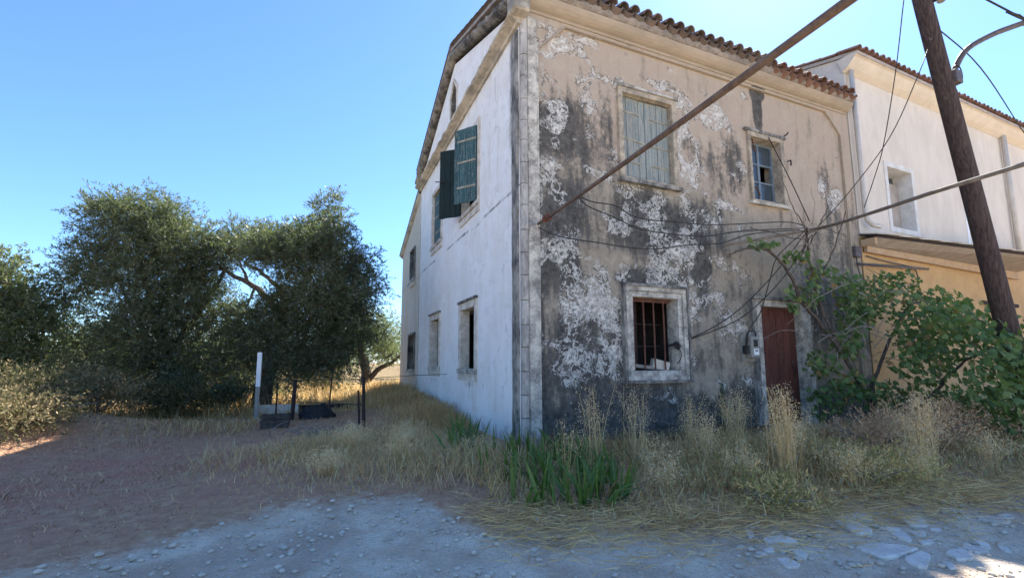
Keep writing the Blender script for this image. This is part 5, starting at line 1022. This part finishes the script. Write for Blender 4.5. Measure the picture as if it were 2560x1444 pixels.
for P in FLAG:
    c = Vector((sum(p[0] for p in P)/len(P), sum(p[1] for p in P)/len(P))); pts = []
    for i in range(len(P)):
        a, b = Vector(P[i]), Vector(P[(i+1) % len(P)])
        for t in (.12, .5, .88): q = a.lerp(b, t); pts.append(c+(q-c)*random.uniform(.95, 1.02))
    ar = sum(pts[i].x*pts[(i+1) % len(pts)].y-pts[(i+1) % len(pts)].x*pts[i].y for i in range(len(pts)))
    if ar < 0: pts = pts[::-1]
    zt = max(Hs(p.x, p.y) for p in pts)+.014
    k = len(pts); mb = MB()
    mb.add([(c.x+(p.x-c.x)*.93, c.y+(p.y-c.y)*.93, zt+random.uniform(-.002, .002)) for p in pts]+[(p.x, p.y, zt-.012) for p in pts]+[(p.x, p.y, zt-.07) for p in pts],
           [tuple(range(k))]+[(i, i+k, (i+1) % k+k, (i+1) % k) for i in range(k)]+[(i+k, i+2*k, (i+1) % k+2*k, (i+1) % k+k) for i in range(k)])
    mb.obj('flagstone', M['flag'], road)
def rock(name, s, mat, seed, flat=.6):
    bm = bmesh.new(); bmesh.ops.create_icosphere(bm, subdivisions=2, radius=1); r = random.Random(seed)
    ax = [Vector((r.uniform(-1, 1), r.uniform(-1, 1), r.uniform(-1, 1))).normalized() for _ in range(7)]
    for v in bm.verts:
        d = v.co.normalized(); m = 1
        for a in ax: m = min(m, .78/max(.3, d.dot(a)+.25)) if d.dot(a) > .5 else m
        v.co = Vector((d.x*s, d.y*s*.8, d.z*s*flat))*m*r.uniform(.93, 1.05)
    me = bpy.data.meshes.new(name); bm.to_mesh(me); bm.free(); me.materials.append(mat); return me
RK = [rock('stone', .5, M['stone'], s) for s in range(6)]
def stones(n, samp, smin, smax, label, group):
    x, y = samp(n)
    for a, b in zip(x, y):
        if in_house(a, b): continue
        s = random.uniform(smin, smax)*random.uniform(.6, 1)
        meshobj('loose_stone', random.choice(RK), None, (a, b, Hs(a, b)-s*.04), (random.uniform(-.3, .3), random.uniform(-.3, .3), random.uniform(0, 6.28)), (s, s, s), label=label, cat='stone', group=group)
def roadside(n):
    x = RNG.uniform(-4.3, -1.2, n); return x, np.interp(x, RB[:, 0], RB[:, 1])-.35+RNG.normal(size=n)*.35
stones(55, roadside, .04, .12, 'pale loose stone among others where the yard meets the gravel track', 'loose stones at the yard edge')
stones(45, box(-2.8, 1.2, -4.6, -3.1), .03, .085, 'small pale stone lying loose on the gravel track', 'loose stones on the track')
stones(25, box(1.0, 3.2, -4.9, -3.6), .03, .07, 'small pale stone among the flagstones of the track', 'loose stones by the flagstones')
# gravel
n = 20000; x = RNG.uniform(-5, 4, n); y = RNG.uniform(-5.6, -1.2, n); k = RNG.random(n) < sst(roadf(x, y), -.5, .4)*(.35+.65*(vnoise(x, y, 91, 1.5) > -.1)); x, y = x[k], y[k]; n = len(x)
bm = bmesh.new(); bmesh.ops.create_icosphere(bm, subdivisions=1, radius=.5); gv = np.array([v.co[:] for v in bm.verts])*np.array([1, .8, .5]); gf = np.array([[v.index for v in f.verts] for f in bm.faces]); bm.free()
gv = gv*RNG.uniform(.8, 1.15, (len(gv), 1))
sz = .008+.06*RNG.random(n)**8
V = []; a = RNG.uniform(0, 6.28, n); ca, sa = np.cos(a), np.sin(a)
V = np.stack([(gv[None, :, 0]*ca[:, None]-gv[None, :, 1]*sa[:, None])*sz[:, None]+x[:, None], (gv[None, :, 0]*sa[:, None]+gv[None, :, 1]*ca[:, None])*sz[:, None]+y[:, None], gv[None, :, 2]*sz[:, None]+(H(x, y)+sz*.15+.006)[:, None]], -1).reshape(-1, 3)
meshobj('gravel', npmesh('gravel', V, (gf[None]+(np.arange(n)*len(gv))[:, None, None]).reshape(-1, 3), M['stone'], smooth=True), kind='stuff')

# rusty iron and stones at the foot of the facade
z0 = -.05
for (p, q, r, l) in (((1.5, -.30, .00), (4.9, -.34, .02), .035, 'long rusty iron rail lying along the foot of the wall, upper one'), ((1.9, -.42, -.06), (4.6, -.5, -.03), .03, 'long rusty iron rail lying along the foot of the wall, lower one'), ((3.2, -.38, .06), (5.0, -.3, .09), .025, 'short rusty iron rail lying on top of the other rails by the door')):
    d = (Vector(q)-Vector(p)).normalized(); sdv = Vector((-d.y, d.x, 0)); up = Vector((0, 0, 1)); mb = MB()
    for (a0, b0, a1, b1) in ((-1, -.15, 1, .15), (-.15, -1, .15, 1)):
        P_ = [sdv*a0*r+up*b0*r, sdv*a1*r+up*b0*r, sdv*a1*r+up*b1*r, sdv*a0*r+up*b1*r]; mb.hexa([Vector(p)+v for v in P_]+[Vector(q)+v*.98 for v in P_])
    mb.obj('iron_rail', M['rust'], None, label=l, cat='rail', group='rusty rails by the wall')
mb = MB(); 
for k in range(26):
    x = random.uniform(1.4, 4.9); s = random.uniform(.05, .12); mb.box((x-s, -.18-random.uniform(0, .35), -.32), (x+s, -.1, random.uniform(-.16, -.02)), .03)
mb.obj('rubble', M['rubble'], None, kind='stuff')
MB().tube([(.40, -.2, -.1), (.40, -.2, .12)], .03, 8).tube([(.40, -.2, .12), (.40, -.2, .17)], .045, 8).tube([(.36, -.23, .06), (.46, -.17, .08)], .02, 6).obj('standpipe', M['rust'], None, label='short rusty red pipe stub standing at the foot of the corner', cat='pipe')
for x, y, s, a, l in ((3.25, -2.3, .26, -.4, 'bluish broken slab lying behind the tallest oat tuft'), (3.7, -2.05, .2, .8, 'small bluish slab leaning behind the tallest oat tuft')):
    me = rock('broken_slab', s, M['slabblue'], int(x*100), .16); meshobj('broken_slab', me, None, (x, y, Hs(x, y)+.10), (.2, -.1, a), label=l, cat='slab', group='bluish broken slabs')

# ------------------------------------------------------------------ fence, post and junk at the left
wp = thing('marker_post', 'slim white painted post standing in front of the dark olive tree', 'post', (-4.15, 5.8, 0))
MB().box((-4.195, 5.76, -.2), (-4.105, 5.84, .72)).obj('shaded_lower_half', M['meter'], wp, bevel=.006)  # post is white throughout; grey here paints shade on its lower half
MB().box((-4.198, 5.757, .722), (-4.102, 5.843, 1.52)).obj('upper_section', M['whitepaint'], wp, bevel=.006)
fe = thing('wire_fence', 'sagging wire fence on thin rusty posts between the olive and the house', 'fence', (-3.0, 4.2, 0))
def fpost(x, y, h, r, lean=0): MB().tube([(x, y, -.15), (x+lean*.5, y, h*.5), (x+lean, y, h)], [r, r*.95, r*.9], 6).obj('post', M['rustdark'], fe)
fpost(-2.05, 2.34, 1.02, .034, -.04); fpost(-2.12, 2.36, .78, .022, -.05); fpost(-3.36, 5.06, .90, .05, .03); fpost(-3.75, 5.9, .8, .022); fpost(-2.6, 5.6, 1.0, .022, .05)
mb = MB()
for z in (.98, .52): mb.tube(spline([(-2.09, 2.34, z), (-2.7, 3.7, z-.05), (-3.33, 5.06, z-.1), (-4.1, 5.85, z-.02)], 5, .006), .006, 4)
mb.tube(spline([(-2.09, 2.34, .98), (-1.2, 3.2, 1.0), (-.1, 4.0, 1.0)], 5, .006), .006, 4)
mb.obj('wire', M['wire'], fe)
def blob_heap(name, x, y, sx, sy, sz, mat, label, cat):
    bm = bmesh.new(); bmesh.ops.create_icosphere(bm, subdivisions=4, radius=1)
    for v in bm.verts:
        d = v.co; m = 1+.22*float(vnoise(d.x*2+x, d.y*2+d.z*2, 131, 2.5))+.14*float(vnoise(d.x*3, d.y*3+d.z*4, 132, 4)); v.co = Vector((d.x*sx, d.y*sy, max(-.15, d.z)*sz))*m
    me = bpy.data.meshes.new(name); bm.to_mesh(me); bm.free(); me.materials.append(mat); o = meshobj(name, me, None, (x, y, Hs(x, y)), label=label, cat=cat); return o
blob_heap('refuse_heap', -2.85, 5.3, .42, .35, .30, M['tyre'], 'black heap of crumpled sheeting behind the wire fence', 'heap')
cr = thing('old_crate', 'low dark broken crate on the dry grass beside the fence post', 'crate', (-3.6, 3.9, 0))
for k in range(3): MB().box((-3.85, 3.75, .02+k*.085), (-3.35, 3.77, .085+k*.085), .006).obj('slat', M['rubble'], cr); MB().box((-3.85, 4.05, .02+k*.085), (-3.35, 4.07, .085+k*.085), .006).obj('slat', M['rubble'], cr)
for x, y in ((-3.83, 3.78), (-3.39, 3.78), (-3.83, 4.02), (-3.39, 4.02)): MB().box((x, y, 0), (x+.03, y+.03, .28)).obj('corner_post', M['rubble'], cr)
MB().box((-4.0, 7.0, .02), (-1.6, 7.12, .16), .01).obj('fallen_beam', M['rustdark'], None, label='dark beam lying on the ground behind the wire fence', cat='beam')
MB().box((-4.25, 6.6, .0), (-3.3, 6.8, .22), .02).obj('low_wall', M['block'], None, label='low pinkish block wall behind the white post', cat='wall')
mb = MB()
for k in range(90):
    a = random.uniform(0, 6.28); c = Vector((random.gauss(-2.7, .35), random.gauss(2.3, .35), 0)); c.z = Hs(c.x, c.y)+random.uniform(0, .12); d = Vector((math.cos(a), math.sin(a), random.uniform(-.2, .6)))*random.uniform(.15, .35)
    mb.tube([c, c+d*.5+Vector((0, 0, .03)), c+d], [.008, .006, .003], 4)
mb.obj('brushwood', M['twig'], None, kind='stuff')
